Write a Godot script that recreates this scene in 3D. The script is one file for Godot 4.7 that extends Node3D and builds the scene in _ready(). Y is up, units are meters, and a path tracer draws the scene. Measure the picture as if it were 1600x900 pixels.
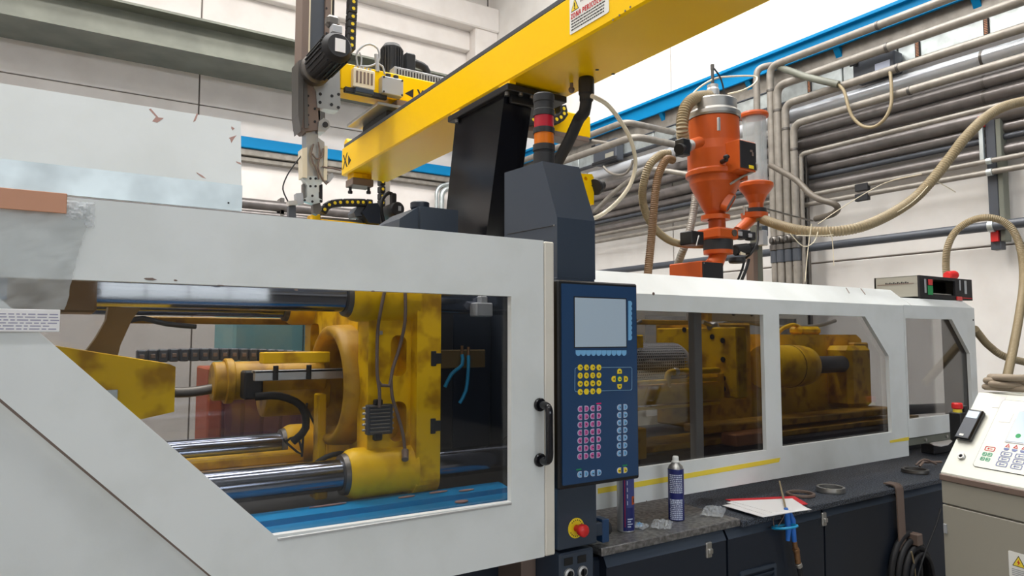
extends Node3D
# A plastics moulding machine in a factory hall: x along the machine, -z away from the operator, y up, metres.
const F := 1089.43
const EYE := Vector3(0, 1.52, 1.8)
var cr: Vector3
var cu: Vector3
var cf: Vector3
var M := {}

# ---- places: where the sight line of a photograph point meets a real plane of the scene
func ray(px: float, py: float) -> Vector3:
	return cf + cr * ((px - 800.0) / F) + cu * ((450.0 - py) / F)
func onz(px: float, py: float, z: float) -> Vector3:
	var d := ray(px, py)
	return EYE + d * ((z - EYE.z) / d.z)
func onx(px: float, py: float, x: float) -> Vector3:
	var d := ray(px, py)
	return EYE + d * ((x - EYE.x) / d.x)
func ony(px: float, py: float, y: float) -> Vector3:
	var d := ray(px, py)
	return EYE + d * ((y - EYE.y) / d.y)
func deep(px: float, py: float, t: float) -> Vector3:
	return EYE + ray(px, py) * t

# ---- mesh building
class MB:
	var v := PackedVector3Array()
	var n := PackedVector3Array()
	var uv := PackedVector2Array()
	var t := Transform3D()
	func tri(a: Vector3, b: Vector3, c: Vector3, na: Vector3, nb: Vector3, nc: Vector3, ua := Vector2(), ub := Vector2(), uc := Vector2()) -> void:
		if (b - a).cross(c - a).dot(na + nb + nc) * t.basis.determinant() > 0.0:
			var s := b; b = c; c = s
			s = nb; nb = nc; nc = s
			var w := ub; ub = uc; uc = w
		v.append(t * a); v.append(t * b); v.append(t * c)
		n.append((t.basis * na).normalized()); n.append((t.basis * nb).normalized()); n.append((t.basis * nc).normalized())
		uv.append(ua); uv.append(ub); uv.append(uc)
	func quad(a: Vector3, b: Vector3, c: Vector3, d: Vector3, nn := Vector3.ZERO) -> void:
		if nn == Vector3.ZERO:
			nn = (b - a).cross(c - a).normalized()
			if nn == Vector3.ZERO:
				nn = (c - a).cross(d - a).normalized()
		tri(a, b, c, nn, nn, nn, Vector2(0, 1), Vector2(1, 1), Vector2(1, 0))
		tri(a, c, d, nn, nn, nn, Vector2(0, 1), Vector2(1, 0), Vector2(0, 0))
	func box(lo: Vector3, hi: Vector3, ch := 0.0) -> MB:
		var e := [lo, hi]
		ch = minf(ch, minf(hi.x - lo.x, minf(hi.y - lo.y, hi.z - lo.z)) * 0.49)
		for ax in 3:
			var b := (ax + 1) % 3
			var c := (ax + 2) % 3
			for s in 2:
				var nn := Vector3.ZERO
				nn[ax] = 1.0 if s == 1 else -1.0
				var q := []
				for k in [[0, 0], [1, 0], [1, 1], [0, 1]]:
					var p := Vector3.ZERO
					p[ax] = e[s][ax]
					p[b] = e[k[0]][b] + (ch if k[0] == 0 else -ch)
					p[c] = e[k[1]][c] + (ch if k[1] == 0 else -ch)
					q.append(p)
				quad(q[0], q[1], q[2], q[3], nn)
		if ch > 0.0:
			for ax in 3:
				var b := (ax + 1) % 3
				var c := (ax + 2) % 3
				for sb in 2:
					for sc in 2:
						var db := 1.0 if sb == 1 else -1.0
						var dc := 1.0 if sc == 1 else -1.0
						var nn := Vector3.ZERO
						nn[b] = db; nn[c] = dc
						nn = nn.normalized()
						var q := []
						for k in [[0, 0], [1, 0], [1, 1], [0, 1]]:
							var p := Vector3.ZERO
							p[ax] = e[k[0]][ax] + (ch if k[0] == 0 else -ch)
							p[b] = e[sb][b] - (0.0 if k[1] == 0 else ch * db)
							p[c] = e[sc][c] - (ch * dc if k[1] == 0 else 0.0)
							q.append(p)
						quad(q[0], q[1], q[2], q[3], nn)
			for sx in 2:
				for sy in 2:
					for sz in 2:
						var d := Vector3(1 if sx else -1, 1 if sy else -1, 1 if sz else -1)
						var p := Vector3(e[sx].x, e[sy].y, e[sz].z)
						var nn := d.normalized()
						tri(p - Vector3(0, d.y, d.z) * ch, p - Vector3(d.x, 0, d.z) * ch, p - Vector3(d.x, d.y, 0) * ch, nn, nn, nn)
		return self
	func boxc(c: Vector3, s: Vector3, ch := 0.0) -> MB:
		return box(c - s * 0.5, c + s * 0.5, ch)
	func at(u: float, w: float, d: float, ax: int) -> Vector3:
		return Vector3(u, w, d) if ax == 2 else (Vector3(d, w, u) if ax == 0 else Vector3(u, d, w))
	# a flat outline with holes, given thickness along axis ax (2: x,y outline; 0: z,y outline; 1: x,z outline)
	func plate(outer: Array, d0: float, d1: float, ax := 2, holes: Array = []) -> MB:
		var po := PackedVector2Array(outer)
		var hs := []
		var cuts := [-1e4]
		for h in holes:
			var ph := PackedVector2Array(h)
			hs.append(ph)
			var m := Vector2.ZERO
			for p in ph:
				m += p / ph.size()
			cuts.append(m.x)
		cuts.append(1e4)
		cuts.sort()
		var pieces := []
		for i in cuts.size() - 1:
			var left := [po]
			if cuts.size() > 2:
				left = Geometry2D.intersect_polygons(po, PackedVector2Array([Vector2(cuts[i], -1e3), Vector2(cuts[i + 1], -1e3), Vector2(cuts[i + 1], 1e3), Vector2(cuts[i], 1e3)]))
			for ph in hs:
				var nx := []
				for q in left:
					nx.append_array(Geometry2D.clip_polygons(q, ph))
				left = nx
			pieces.append_array(left)
		var up := at(0, 0, 1, ax)
		for q in pieces:
			var ix := Geometry2D.triangulate_polygon(q)
			for k in range(0, ix.size(), 3):
				for s in [[d1, up], [d0, -up]]:
					tri(at(q[ix[k]].x, q[ix[k]].y, s[0], ax), at(q[ix[k + 1]].x, q[ix[k + 1]].y, s[0], ax), at(q[ix[k + 2]].x, q[ix[k + 2]].y, s[0], ax), s[1], s[1], s[1])
		var loops := [[po, 1.0]]
		for ph in hs:
			loops.append([ph, -1.0])
		for l in loops:
			var q: PackedVector2Array = l[0]
			var ccw: float = 1.0 if not Geometry2D.is_polygon_clockwise(q) else -1.0
			for i in q.size():
				var a := q[i]
				var b := q[(i + 1) % q.size()]
				var e := (b - a).normalized()
				var nn2: Vector2 = Vector2(e.y, -e.x) * ccw * l[1]
				if (b - a).length() > 1e-6:
					quad(at(a.x, a.y, d0, ax), at(b.x, b.y, d0, ax), at(b.x, b.y, d1, ax), at(a.x, a.y, d1, ax), at(nn2.x, nn2.y, 0, ax))
		return self
	# a profile of (radius, height) turned about an axis; smooth joins the segments' normals along the profile
	func lathe(prof: Array, base: Vector3, axis := Vector3.UP, seg := 24, smooth := false) -> MB:
		axis = axis.normalized()
		var x := axis.cross(Vector3(0.31, 0.17, 0.93) if absf(axis.z) < 0.9 else Vector3.RIGHT).normalized()
		var y := axis.cross(x)
		var ns := []
		for i in prof.size() - 1:
			var d: Vector2 = prof[i + 1] - prof[i]
			ns.append(Vector2(d.y, -d.x).normalized())
		for i in prof.size() - 1:
			var p: Vector2 = prof[i]
			var q: Vector2 = prof[i + 1]
			if p.is_equal_approx(q):
				continue
			var n0: Vector2 = ns[i]
			var n1: Vector2 = ns[i]
			if smooth:
				if i > 0 and ns[i - 1].dot(ns[i]) > 0.6: n0 = (ns[i] + ns[i - 1]).normalized()
				if i < ns.size() - 1 and ns[i + 1].dot(ns[i]) > 0.6: n1 = (ns[i] + ns[i + 1]).normalized()
			for k in seg:
				var a0 := TAU * k / seg
				var a1 := TAU * (k + 1) / seg
				var c0 := x * cos(a0) + y * sin(a0)
				var c1 := x * cos(a1) + y * sin(a1)
				var A := base + c0 * p.x + axis * p.y
				var B := base + c1 * p.x + axis * p.y
				var C := base + c1 * q.x + axis * q.y
				var D := base + c0 * q.x + axis * q.y
				if p.x > 1e-6: tri(A, B, C, c0 * n0.x + axis * n0.y, c1 * n0.x + axis * n0.y, c1 * n1.x + axis * n1.y)
				if q.x > 1e-6: tri(A, C, D, c0 * n0.x + axis * n0.y, c1 * n1.x + axis * n1.y, c0 * n1.x + axis * n1.y)
		return self
	func cyl(a: Vector3, b: Vector3, r: float, seg := 20, ch := 0.0) -> MB:
		var h := (b - a).length()
		return lathe([Vector2(0, 0), Vector2(r - ch, 0), Vector2(r, ch), Vector2(r, h - ch), Vector2(r - ch, h), Vector2(0, h)], a, b - a, seg)
	# a tube along a path; r is a number or one radius per point
	func tube(p: PackedVector3Array, r, seg := 10, closed := false) -> MB:
		var m := p.size()
		var rad := func(i): return r if not (r is Array or r is PackedFloat32Array) else r[i]
		var tan := []
		for i in m:
			var a := p[(i - 1 + m) % m] if closed else p[maxi(i - 1, 0)]
			var b := p[(i + 1) % m] if closed else p[mini(i + 1, m - 1)]
			tan.append((b - a).normalized())
		var nx: Vector3 = tan[0].cross(Vector3.UP if absf(tan[0].y) < 0.9 else Vector3.RIGHT).normalized()
		var rings := []
		for i in m:
			if i > 0:
				nx = (nx - tan[i] * nx.dot(tan[i])).normalized()
			var by: Vector3 = tan[i].cross(nx)
			var ring := []
			for k in seg:
				var a := TAU * k / seg
				ring.append(nx * cos(a) + by * sin(a))
			rings.append(ring)
		for i in (m if closed else m - 1):
			var j := (i + 1) % m
			var ri: float = rad.call(i)
			var rj: float = rad.call(j)
			var sl: Vector3 = tan[i] * (ri - rj) / maxf((p[j] - p[i]).length(), 1e-5)
			for k in seg:
				var l := (k + 1) % seg
				var a: Vector3 = rings[i][k]
				var b: Vector3 = rings[i][l]
				var c: Vector3 = rings[j][l]
				var d: Vector3 = rings[j][k]
				tri(p[i] + a * ri, p[i] + b * ri, p[j] + c * rj, a + sl, b + sl, c + sl)
				tri(p[i] + a * ri, p[j] + c * rj, p[j] + d * rj, a + sl, c + sl, d + sl)
		if not closed:
			for e in [0, m - 1]:
				var nn: Vector3 = -tan[0] if e == 0 else tan[e]
				for k in seg:
					tri(p[e], p[e] + rings[e][k] * rad.call(e), p[e] + rings[e][(k + 1) % seg] * rad.call(e), nn, nn, nn)
		return self
	func ball(c: Vector3, r: Vector3, seg := 14) -> MB:
		var old := t
		t = t * Transform3D(Basis.from_scale(r), c)
		var pr := []
		for i in 9:
			var a := -PI / 2 + PI * i / 8
			pr.append(Vector2(maxf(cos(a), 0.0), sin(a)))
		lathe(pr, Vector3.ZERO, Vector3.UP, seg, true)
		t = old
		return self
	func mesh() -> ArrayMesh:
		var a := []
		a.resize(Mesh.ARRAY_MAX)
		a[Mesh.ARRAY_VERTEX] = v
		a[Mesh.ARRAY_NORMAL] = n
		a[Mesh.ARRAY_TEX_UV] = uv
		var m := ArrayMesh.new()
		m.add_surface_from_arrays(Mesh.PRIMITIVE_TRIANGLES, a)
		return m

func V(x: float, y: float, z: float) -> Vector3: return Vector3(x, y, z)
func P(x: float, y: float) -> Vector2: return Vector2(x, y)
func rect(x0: float, y0: float, x1: float, y1: float) -> Array: return [P(x0, y0), P(x1, y0), P(x1, y1), P(x0, y1)]
func rrect(x0: float, y0: float, x1: float, y1: float, r: float, k := 5) -> Array:
	var o := []
	for c in [[x1 - r, y0 + r, -PI / 2], [x1 - r, y1 - r, 0.0], [x0 + r, y1 - r, PI / 2], [x0 + r, y0 + r, PI]]:
		for i in k + 1:
			var a: float = c[2] + PI / 2 * i / k
			o.append(P(c[0] + cos(a) * r, c[1] + sin(a) * r))
	return o
func disc(x: float, y: float, r: float, k := 20) -> Array:
	var o := []
	for i in k:
		o.append(P(x + cos(TAU * i / k) * r, y + sin(TAU * i / k) * r))
	return o
func mb(t := Transform3D()) -> MB:
	var m := MB.new()
	m.t = t
	return m
# a smooth path through points
func path(pts: Array, step := 0.03, closed := false) -> PackedVector3Array:
	var o := PackedVector3Array()
	var m := pts.size()
	for i in (m if closed else m - 1):
		var a: Vector3 = pts[(i - 1 + m) % m] if closed else pts[maxi(i - 1, 0)]
		var b: Vector3 = pts[i]
		var c: Vector3 = pts[(i + 1) % m]
		var d: Vector3 = pts[(i + 2) % m] if closed else pts[mini(i + 2, m - 1)]
		var k := maxi(1, int(ceil((c - b).length() / step)))
		for j in k:
			o.append(b.cubic_interpolate(c, a, d, float(j) / k))
	if not closed:
		o.append(pts[m - 1])
	return o
# the same, straight legs with rounded corners of radius r
func legs(pts: Array, r: float, k := 6) -> PackedVector3Array:
	var o := PackedVector3Array([pts[0]])
	for i in range(1, pts.size() - 1):
		var a: Vector3 = pts[i - 1]
		var b: Vector3 = pts[i]
		var c: Vector3 = pts[i + 1]
		var rr := minf(r, minf((a - b).length(), (c - b).length()) * 0.48)
		var p := b + (a - b).normalized() * rr
		var q := b + (c - b).normalized() * rr
		for j in k + 1:
			var s := float(j) / k
			o.append(p.lerp(b, s).lerp(b.lerp(q, s), s))
	o.append(pts[-1])
	return o
# a ribbed hose: rings of alternating radius
func ribbed(pts: Array, r: float, pitch := 0.009, seg := 12, depth := 0.12) -> MB:
	var p := path(pts, pitch * 0.5)
	var rr := []
	for i in p.size():
		rr.append(r * (1.0 if i % 2 == 0 else 1.0 - depth))
	return mb().tube(p, rr, seg)

# ---- nodes
func thing(called: String, label: String, category: String, at := Vector3.ZERO, group := "") -> Node3D:
	var o := Node3D.new()
	o.name = called
	add_child(o, true)
	o.position = at
	tag(o, label, category, group)
	return o
func tag(o: Node, label: String, category: String, group := "") -> void:
	o.set_meta("label", label)
	o.set_meta("category", category)
	if group: o.set_meta("group", group)
func put(m: Mesh, called: String, mat: Material, parent: Node, at := Vector3.ZERO, label := "") -> MeshInstance3D:
	var o := MeshInstance3D.new()
	o.name = called
	o.mesh = m
	o.material_override = mat
	parent.add_child(o, true)
	o.position = at
	if parent != self and not parent is MeshInstance3D:
		o.position -= parent.position
	if label: o.set_meta("label", label)
	return o
func part(b: MB, called: String, mat: Material, parent: Node, label := "") -> MeshInstance3D:
	return put(b.mesh(), called, mat, parent, Vector3.ZERO, label)
func solo(b: MB, called: String, mat: Material, label: String, category: String, group := "") -> MeshInstance3D:
	var o := put(b.mesh(), called, mat, self)
	tag(o, label, category, group)
	return o
func stuff(o: Node) -> Node:
	o.set_meta("kind", "stuff")
	return o
# a cable chain: one link after another along a path, each with its pin
func chain_links(pts: PackedVector3Array, w: float, len: float, pin_r: float, parent: Node, depth := 0.06) -> void:
	var link := mb().boxc(V(len * 0.5, 0, 0), V(len * 0.94, w, depth), 0.005).mesh()
	var pin := mb().lathe([P(0, 0.003), P(pin_r * 0.9, 0.003), P(pin_r, 0)], V(len * 0.5, 0, depth * 0.5), Vector3.BACK, 12).mesh()
	for i in pts.size() - 1:
		var dd := (pts[i + 1] - pts[i]).normalized()
		var o := put(link, "link", M.rubber, parent, pts[i])
		o.basis = Basis(dd, Vector3.BACK.cross(dd), Vector3.BACK)
		put(pin, "pin", M.keyyellow, o)
func struct(b: MB, called: String, mat: Material) -> MeshInstance3D:
	var o := put(b.mesh(), called, mat, self)
	o.set_meta("kind", "structure")
	return o
# flat lettering as thin geometry: centred at c, reading along right, facing out
func words(s: String, called: String, mat: Material, parent: Node, c: Vector3, right: Vector3, up: Vector3, height: float, width := 0.0, bold := true, font := "Droid Sans") -> MeshInstance3D:
	var tm := TextMesh.new()
	tm.text = s
	var f := SystemFont.new()
	f.font_names = PackedStringArray([font])
	f.font_weight = 700 if bold else 400
	tm.font = f
	tm.font_size = 32
	tm.pixel_size = 0.01
	tm.depth = 0.02
	tm.curve_step = 2.0
	var bx := tm.get_aabb()
	var k := height / maxf(bx.size.y, 0.001)
	var kx := k if width <= 0.0 else width / maxf(bx.size.x, 0.001)
	var o := MeshInstance3D.new()
	o.name = called
	o.mesh = tm
	o.material_override = mat
	parent.add_child(o, true)
	var out := right.cross(up).normalized()
	var bs := Basis(right.normalized() * kx, up.normalized() * k, out * 0.04)
	var mid := bx.position + bx.size * 0.5
	o.transform = Transform3D(bs, c - bs * Vector3(mid.x, mid.y, 0))
	if parent != self and not parent is MeshInstance3D:
		o.position -= parent.position
	return o

# ---- materials
func mat(called: String, c: Color, rough := 0.5, metal := 0.0, extra := {}) -> StandardMaterial3D:
	var m := StandardMaterial3D.new()
	m.resource_name = called
	m.albedo_color = c
	m.roughness = rough
	m.metallic = metal
	for k in extra:
		m.set(k, extra[k])
	M[called] = m
	return m
func noise(seed_: int, freq: float, lo: Color, hi: Color, size := 512, at0 := 0.3, at1 := 0.7, oct := 5, type := FastNoiseLite.TYPE_SIMPLEX_SMOOTH) -> NoiseTexture2D:
	var f := FastNoiseLite.new()
	f.seed = seed_
	f.noise_type = type
	f.frequency = freq
	f.fractal_octaves = oct
	var t := NoiseTexture2D.new()
	t.width = size
	t.height = size
	t.seamless = true
	t.noise = f
	var g := Gradient.new()
	g.set_color(0, lo)
	g.set_color(1, hi)
	g.set_offset(0, at0)
	g.set_offset(1, at1)
	t.color_ramp = g
	return t
func tri_map(m: StandardMaterial3D, tex: Texture2D, scale: Vector3, rough_tex: Texture2D = null, bump: Texture2D = null, bump_cm := 0.1) -> StandardMaterial3D:
	m.albedo_texture = tex
	m.uv1_triplanar = true
	m.uv1_world_triplanar = true
	m.uv1_scale = scale
	if rough_tex: m.roughness_texture = rough_tex
	if bump:
		m.heightmap_enabled = true
		m.heightmap_texture = bump
		m.heightmap_scale = bump_cm
	return m
func s255(r: int, g: int, b: int) -> Color: return Color(r / 255.0, g / 255.0, b / 255.0)
func glass(called: String, c: Color, a: float) -> StandardMaterial3D:
	return mat(called, Color(c.r, c.g, c.b, a), 0.04, 0.0, {"transparency": BaseMaterial3D.TRANSPARENCY_ALPHA, "cull_mode": BaseMaterial3D.CULL_DISABLED})
func materials() -> void:
	var grime := noise(3, 0.012, Color(0.972, 0.968, 0.965), Color(1, 1, 1), 512, 0.2, 0.6)
	var blot := noise(8, 0.008, Color(0.74, 0.68, 0.56), Color(1, 1, 1), 512, 0.12, 0.5, 4)
	var faint := noise(4, 0.01, Color(0.975, 0.975, 0.97), Color(1, 1, 1), 512, 0.2, 0.6, 5)
	var streak := noise(5, 0.01, Color(0.88, 0.88, 0.88), Color(1, 1, 1), 512, 0.2, 0.8, 4)
	var fine := noise(9, 0.12, Color(0, 0, 0), Color(1, 1, 1), 512, 0.2, 0.8, 2, FastNoiseLite.TYPE_CELLULAR)
	var conc := noise(12, 0.03, Color(0.7, 0.7, 0.7), Color(1, 1, 1), 512, 0.2, 0.8, 6)
	tri_map(mat("wall", s255(236, 229, 224), 0.8), grime, V(0.25, 0.25, 0.25))
	tri_map(mat("wall_right", s255(238, 234, 230), 0.8), grime, V(0.3, 0.3, 0.3))
	mat("joint", s255(120, 112, 106), 0.9)
	tri_map(mat("concrete", s255(140, 136, 130), 0.6), conc, V(0.4, 0.4, 0.4))
	mat("ceiling", s255(225, 225, 222), 0.9)
	tri_map(mat("beamgrey", s255(122, 124, 112), 0.5), streak, V(0.3, 0.3, 0.3))
	mat("bluerail", s255(0, 128, 186), 0.5, 0, {"metallic_specular": 0.3})
	tri_map(mat("white", s255(222, 225, 224), 0.38), faint, V(0.7, 0.7, 0.7))
	tri_map(mat("white_warm", s255(222, 216, 204), 0.4), faint, V(0.7, 0.7, 0.7))
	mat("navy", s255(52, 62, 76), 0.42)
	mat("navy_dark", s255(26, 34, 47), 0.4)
	mat("panelblue", s255(34, 66, 104), 0.35)
	mat("black", s255(22, 22, 24), 0.45)
	mat("rubber", s255(30, 30, 33), 0.6)
	mat("dark", s255(30, 30, 34), 0.6)
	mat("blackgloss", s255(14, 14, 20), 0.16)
	mat("yellow", s255(255, 204, 0), 0.32, 0, {"metallic_specular": 0.35})
	tri_map(mat("yellow_dirty", s255(248, 198, 8), 0.42, 0, {"metallic_specular": 0.35}), blot, V(1.6, 1.6, 1.6))
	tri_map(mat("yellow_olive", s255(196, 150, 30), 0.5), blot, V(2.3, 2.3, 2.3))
	mat("orange", s255(184, 80, 28), 0.36, 0, {"metallic_specular": 0.4})
	mat("amber", s255(240, 130, 20), 0.25, 0, {"backlight_enabled": true, "backlight": s255(200, 110, 20)})
	mat("redlens", s255(176, 22, 44), 0.25)
	mat("red", s255(214, 40, 40), 0.35)
	mat("chrome", s255(132, 137, 152), 0.15, 1.0)
	mat("steel", s255(190, 188, 184), 0.32, 0.9)
	mat("darksteel", s255(110, 106, 102), 0.4, 0.8)
	tri_map(mat("galvan", s255(205, 212, 212), 0.36, 0.65), streak, V(1.2, 1.2, 1.2))
	mat("alu", s255(205, 205, 205), 0.38, 0.7)
	tri_map(mat("pipe", s255(152, 145, 136), 0.42, 0.2), streak, V(1.5, 1.5, 1.5))
	tri_map(mat("duct", s255(132, 126, 124), 0.34, 0.5), streak, V(1.0, 1.0, 1.0))
	mat("ductlight", s255(205, 208, 214), 0.28, 0.35)
	mat("pipedark", s255(74, 78, 86), 0.4, 0.1)
	mat("hose", s255(150, 134, 104), 0.5)
	mat("hosegrey", s255(98, 90, 80), 0.5)
	mat("hosebrown", s255(118, 86, 52), 0.5)
	mat("cream", s255(228, 216, 190), 0.4)
	mat("whiteplastic", s255(232, 232, 228), 0.4)
	mat("screen", s255(178, 196, 212), 0.12)
	mat("keyblue", s255(120, 178, 222), 0.4)
	mat("keyyellow", s255(240, 210, 40), 0.4)
	mat("keypink", s255(206, 92, 160), 0.4)
	mat("keygrey", s255(190, 200, 220), 0.4)
	mat("line", s255(120, 160, 190), 0.5)
	mat("green", s255(20, 150, 80), 0.5)
	mat("magenta", s255(220, 20, 110), 0.5)
	mat("ink", s255(24, 22, 26), 0.6)
	mat("inkred", s255(196, 30, 40), 0.6)
	mat("inkblue", s255(60, 70, 130), 0.6)
	mat("print", s255(156, 154, 176), 0.7)
	mat("printblue", s255(122, 132, 178), 0.6)
	mat("printgreen", s255(96, 176, 140), 0.6)
	mat("tapeyellow", s255(240, 214, 70), 0.5)
	mat("brown", s255(190, 130, 92), 0.3)
	mat("nutbrown", s255(110, 80, 40), 0.45)
	mat("braceolive", s255(104, 84, 44), 0.5)
	mat("paper", s255(236, 234, 234), 0.8)
	mat("paperred", s255(206, 40, 50), 0.7)
	mat("canblue", s255(24, 34, 104), 0.3)
	mat("canlabel", s255(196, 204, 226), 0.4)
	mat("consolewhite", s255(232, 233, 222), 0.35)
	mat("consolegrey", s255(154, 150, 138), 0.5)
	mat("taupe", s255(120, 102, 92), 0.5)
	mat("gunblue", s255(40, 110, 200), 0.35)
	mat("cyan", s255(30, 150, 200), 0.35)
	mat("brass", s255(150, 112, 78), 0.4, 0.7)
	mat("teal", s255(140, 208, 216), 0.5)
	mat("maroon", s255(140, 80, 88), 0.6)
	mat("salmon", s255(214, 110, 84), 0.6)
	mat("rope", s255(150, 136, 118), 0.8)
	mat("rust", s255(176, 138, 128), 0.8)
	mat("gridgrey", s255(176, 178, 182), 0.4, 0.3)
	tri_map(mat("ledge", s255(86, 94, 106), 0.45), noise(31, 0.15, Color(0.3, 0.3, 0.34), Color(1, 1, 1), 256, 0.38, 0.62, 2), V(2.6, 2.6, 2.6), null, fine, 0.25)
	tri_map(mat("sheetmetal", s255(160, 158, 158), 0.36, 0.7), conc, V(2.6, 2.6, 2.6), null, conc, 0.5)
	glass("pane", Color(0.06, 0.06, 0.065), 0.2)
	glass("pane_far", Color(0.12, 0.10, 0.10), 0.25)
	glass("pane_brown", Color(0.11, 0.07, 0.05), 0.42)
	mat("clear", Color(0.80, 0.82, 0.82, 0.34), 0.3, 0, {"transparency": BaseMaterial3D.TRANSPARENCY_ALPHA, "cull_mode": BaseMaterial3D.CULL_DISABLED})
	mat("film", Color(0.74, 0.76, 0.76, 0.42), 0.35, 0, {"transparency": BaseMaterial3D.TRANSPARENCY_ALPHA, "cull_mode": BaseMaterial3D.CULL_DISABLED})
	mat("bag", Color(0.86, 0.88, 0.9, 0.35), 0.3, 0, {"transparency": BaseMaterial3D.TRANSPARENCY_ALPHA, "cull_mode": BaseMaterial3D.CULL_DISABLED})
	mat("lamp", s255(255, 252, 244), 0.5, 0, {"emission_enabled": true, "emission": Color(1, 0.97, 0.92), "emission_energy_multiplier": 6.0})
	mat("daylight", s255(240, 246, 255), 0.5, 0, {"emission_enabled": true, "emission": Color(0.9, 0.95, 1.0), "emission_energy_multiplier": 3.0})

func _ready() -> void:
	# camera
	var yaw := deg_to_rad(57.16)
	var pitch := deg_to_rad(4.0)
	cf = Vector3(cos(yaw) * cos(pitch), sin(pitch), -sin(yaw) * cos(pitch))
	cr = Vector3(sin(yaw), 0, cos(yaw))
	cu = cr.cross(cf)
	var cam := Camera3D.new()
	cam.name = "camera"
	add_child(cam)
	cam.transform = Transform3D(Basis(cr, cu, -cf), EYE)
	cam.fov = rad_to_deg(2.0 * atan(450.0 / F))
	cam.near = 0.05
	cam.far = 100.0
	cam.current = true
	# sky and exposure
	var env := Environment.new()
	var sky := Sky.new()
	var sm := ProceduralSkyMaterial.new()
	sm.sky_top_color = s255(150, 190, 235)
	sm.sky_horizon_color = s255(222, 230, 238)
	sm.ground_bottom_color = s255(110, 108, 100)
	sm.ground_horizon_color = s255(200, 200, 196)
	sky.sky_material = sm
	env.background_mode = Environment.BG_SKY
	env.sky = sky
	env.tonemap_mode = Environment.TONE_MAPPER_LINEAR
	env.tonemap_exposure = 1.2
	env.sdfgi_enabled = true
	env.ssao_enabled = true
	env.ssil_enabled = true
	var we := WorldEnvironment.new()
	we.name = "environment"
	we.environment = env
	add_child(we)
	materials()
	# daylight: strips of roof light along the hall, and tall windows behind the photographer
	roof_light("window_1", V(1.0, 7.9, -5.0), V(9.0, 0, 0.9), 16.0)
	roof_light("window_2", V(1.0, 7.9, -2.6), V(9.0, 0, 0.9), 50.0)
	roof_light("window_3", V(1.0, 7.9, 0.6), V(9.0, 0, 0.6), 19.0)
	roof_light("window_4", V(0.0, 7.9, 4.2), V(9.0, 0, 0.9), 10.0)
	wall_light("window_5", V(-3.2, 3.6, 13.9), 3.2, 2.6, 9.0)
	wall_light("window_6", V(2.2, 3.6, 13.9), 3.2, 2.6, 9.0)
	room()
	bed_and_cabinets()
	guard_door()
	clamp_unit()
	control_column()
	control_panel()
	injection_unit()
	injection_guards()
	gantry()
	robot()
	hoppers()
	right_wall_pipes()
	hoses()
	ledge_things()
	console()
	small_things()

func area(called: String, at: Vector3, size: Vector2, e: float, c: Color, b: Basis) -> void:
	var l := AreaLight3D.new()
	l.name = called
	l.area_size = size
	l.light_energy = e
	l.light_color = c
	l.shadow_enabled = true
	l.area_range = 40.0
	l.area_attenuation = 2.0
	add_child(l)
	l.transform = Transform3D(b, at)
func roof_light(called: String, at: Vector3, size: Vector3, e: float) -> void:
	var b := mb()
	b.plate(rect(at.x - size.x / 2 - 0.1, at.z - size.z / 2 - 0.1, at.x + size.x / 2 + 0.1, at.z + size.z / 2 + 0.1), at.y - 0.02, at.y + 0.12, 1, [rect(at.x - size.x / 2, at.z - size.z / 2, at.x + size.x / 2, at.z + size.z / 2)])
	var w := struct(b, called, M.ceiling)
	var n := 6
	for i in n:
		var x0 := at.x - size.x / 2 + size.x * i / n
		part(mb().box(V(x0 + 0.02, at.y + 0.05, at.z - size.z / 2 + 0.01), V(x0 + size.x / n - 0.02, at.y + 0.07, at.z + size.z / 2 - 0.01)), "pane", M.daylight, w)
	area(called + "_glow", at + V(0, -0.04, 0), Vector2(size.x, size.z), e, Color(1, 0.98, 0.95), Basis(Vector3.RIGHT, -PI / 2))
func wall_light(called: String, at: Vector3, w: float, h: float, e: float) -> void:
	var b := mb()
	b.plate(rect(at.x - w / 2 - 0.08, at.y - h / 2 - 0.08, at.x + w / 2 + 0.08, at.y + h / 2 + 0.08), at.z - 0.02, at.z + 0.1, 2, [rect(at.x - w / 2, at.y - h / 2, at.x + w / 2, at.y + h / 2)])
	var o := struct(b, called, M.whiteplastic)
	for i in 4:
		var x0 := at.x - w / 2 + w * i / 4
		part(mb().box(V(x0 + 0.03, at.y - h / 2 + 0.02, at.z + 0.03), V(x0 + w / 4 - 0.03, at.y + h / 2 - 0.02, at.z + 0.05)), "pane", M.daylight, o)
	area(called + "_glow", at + V(0, 0, -0.05), Vector2(w, h), e, Color(0.95, 0.98, 1.0), Basis())

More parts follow.
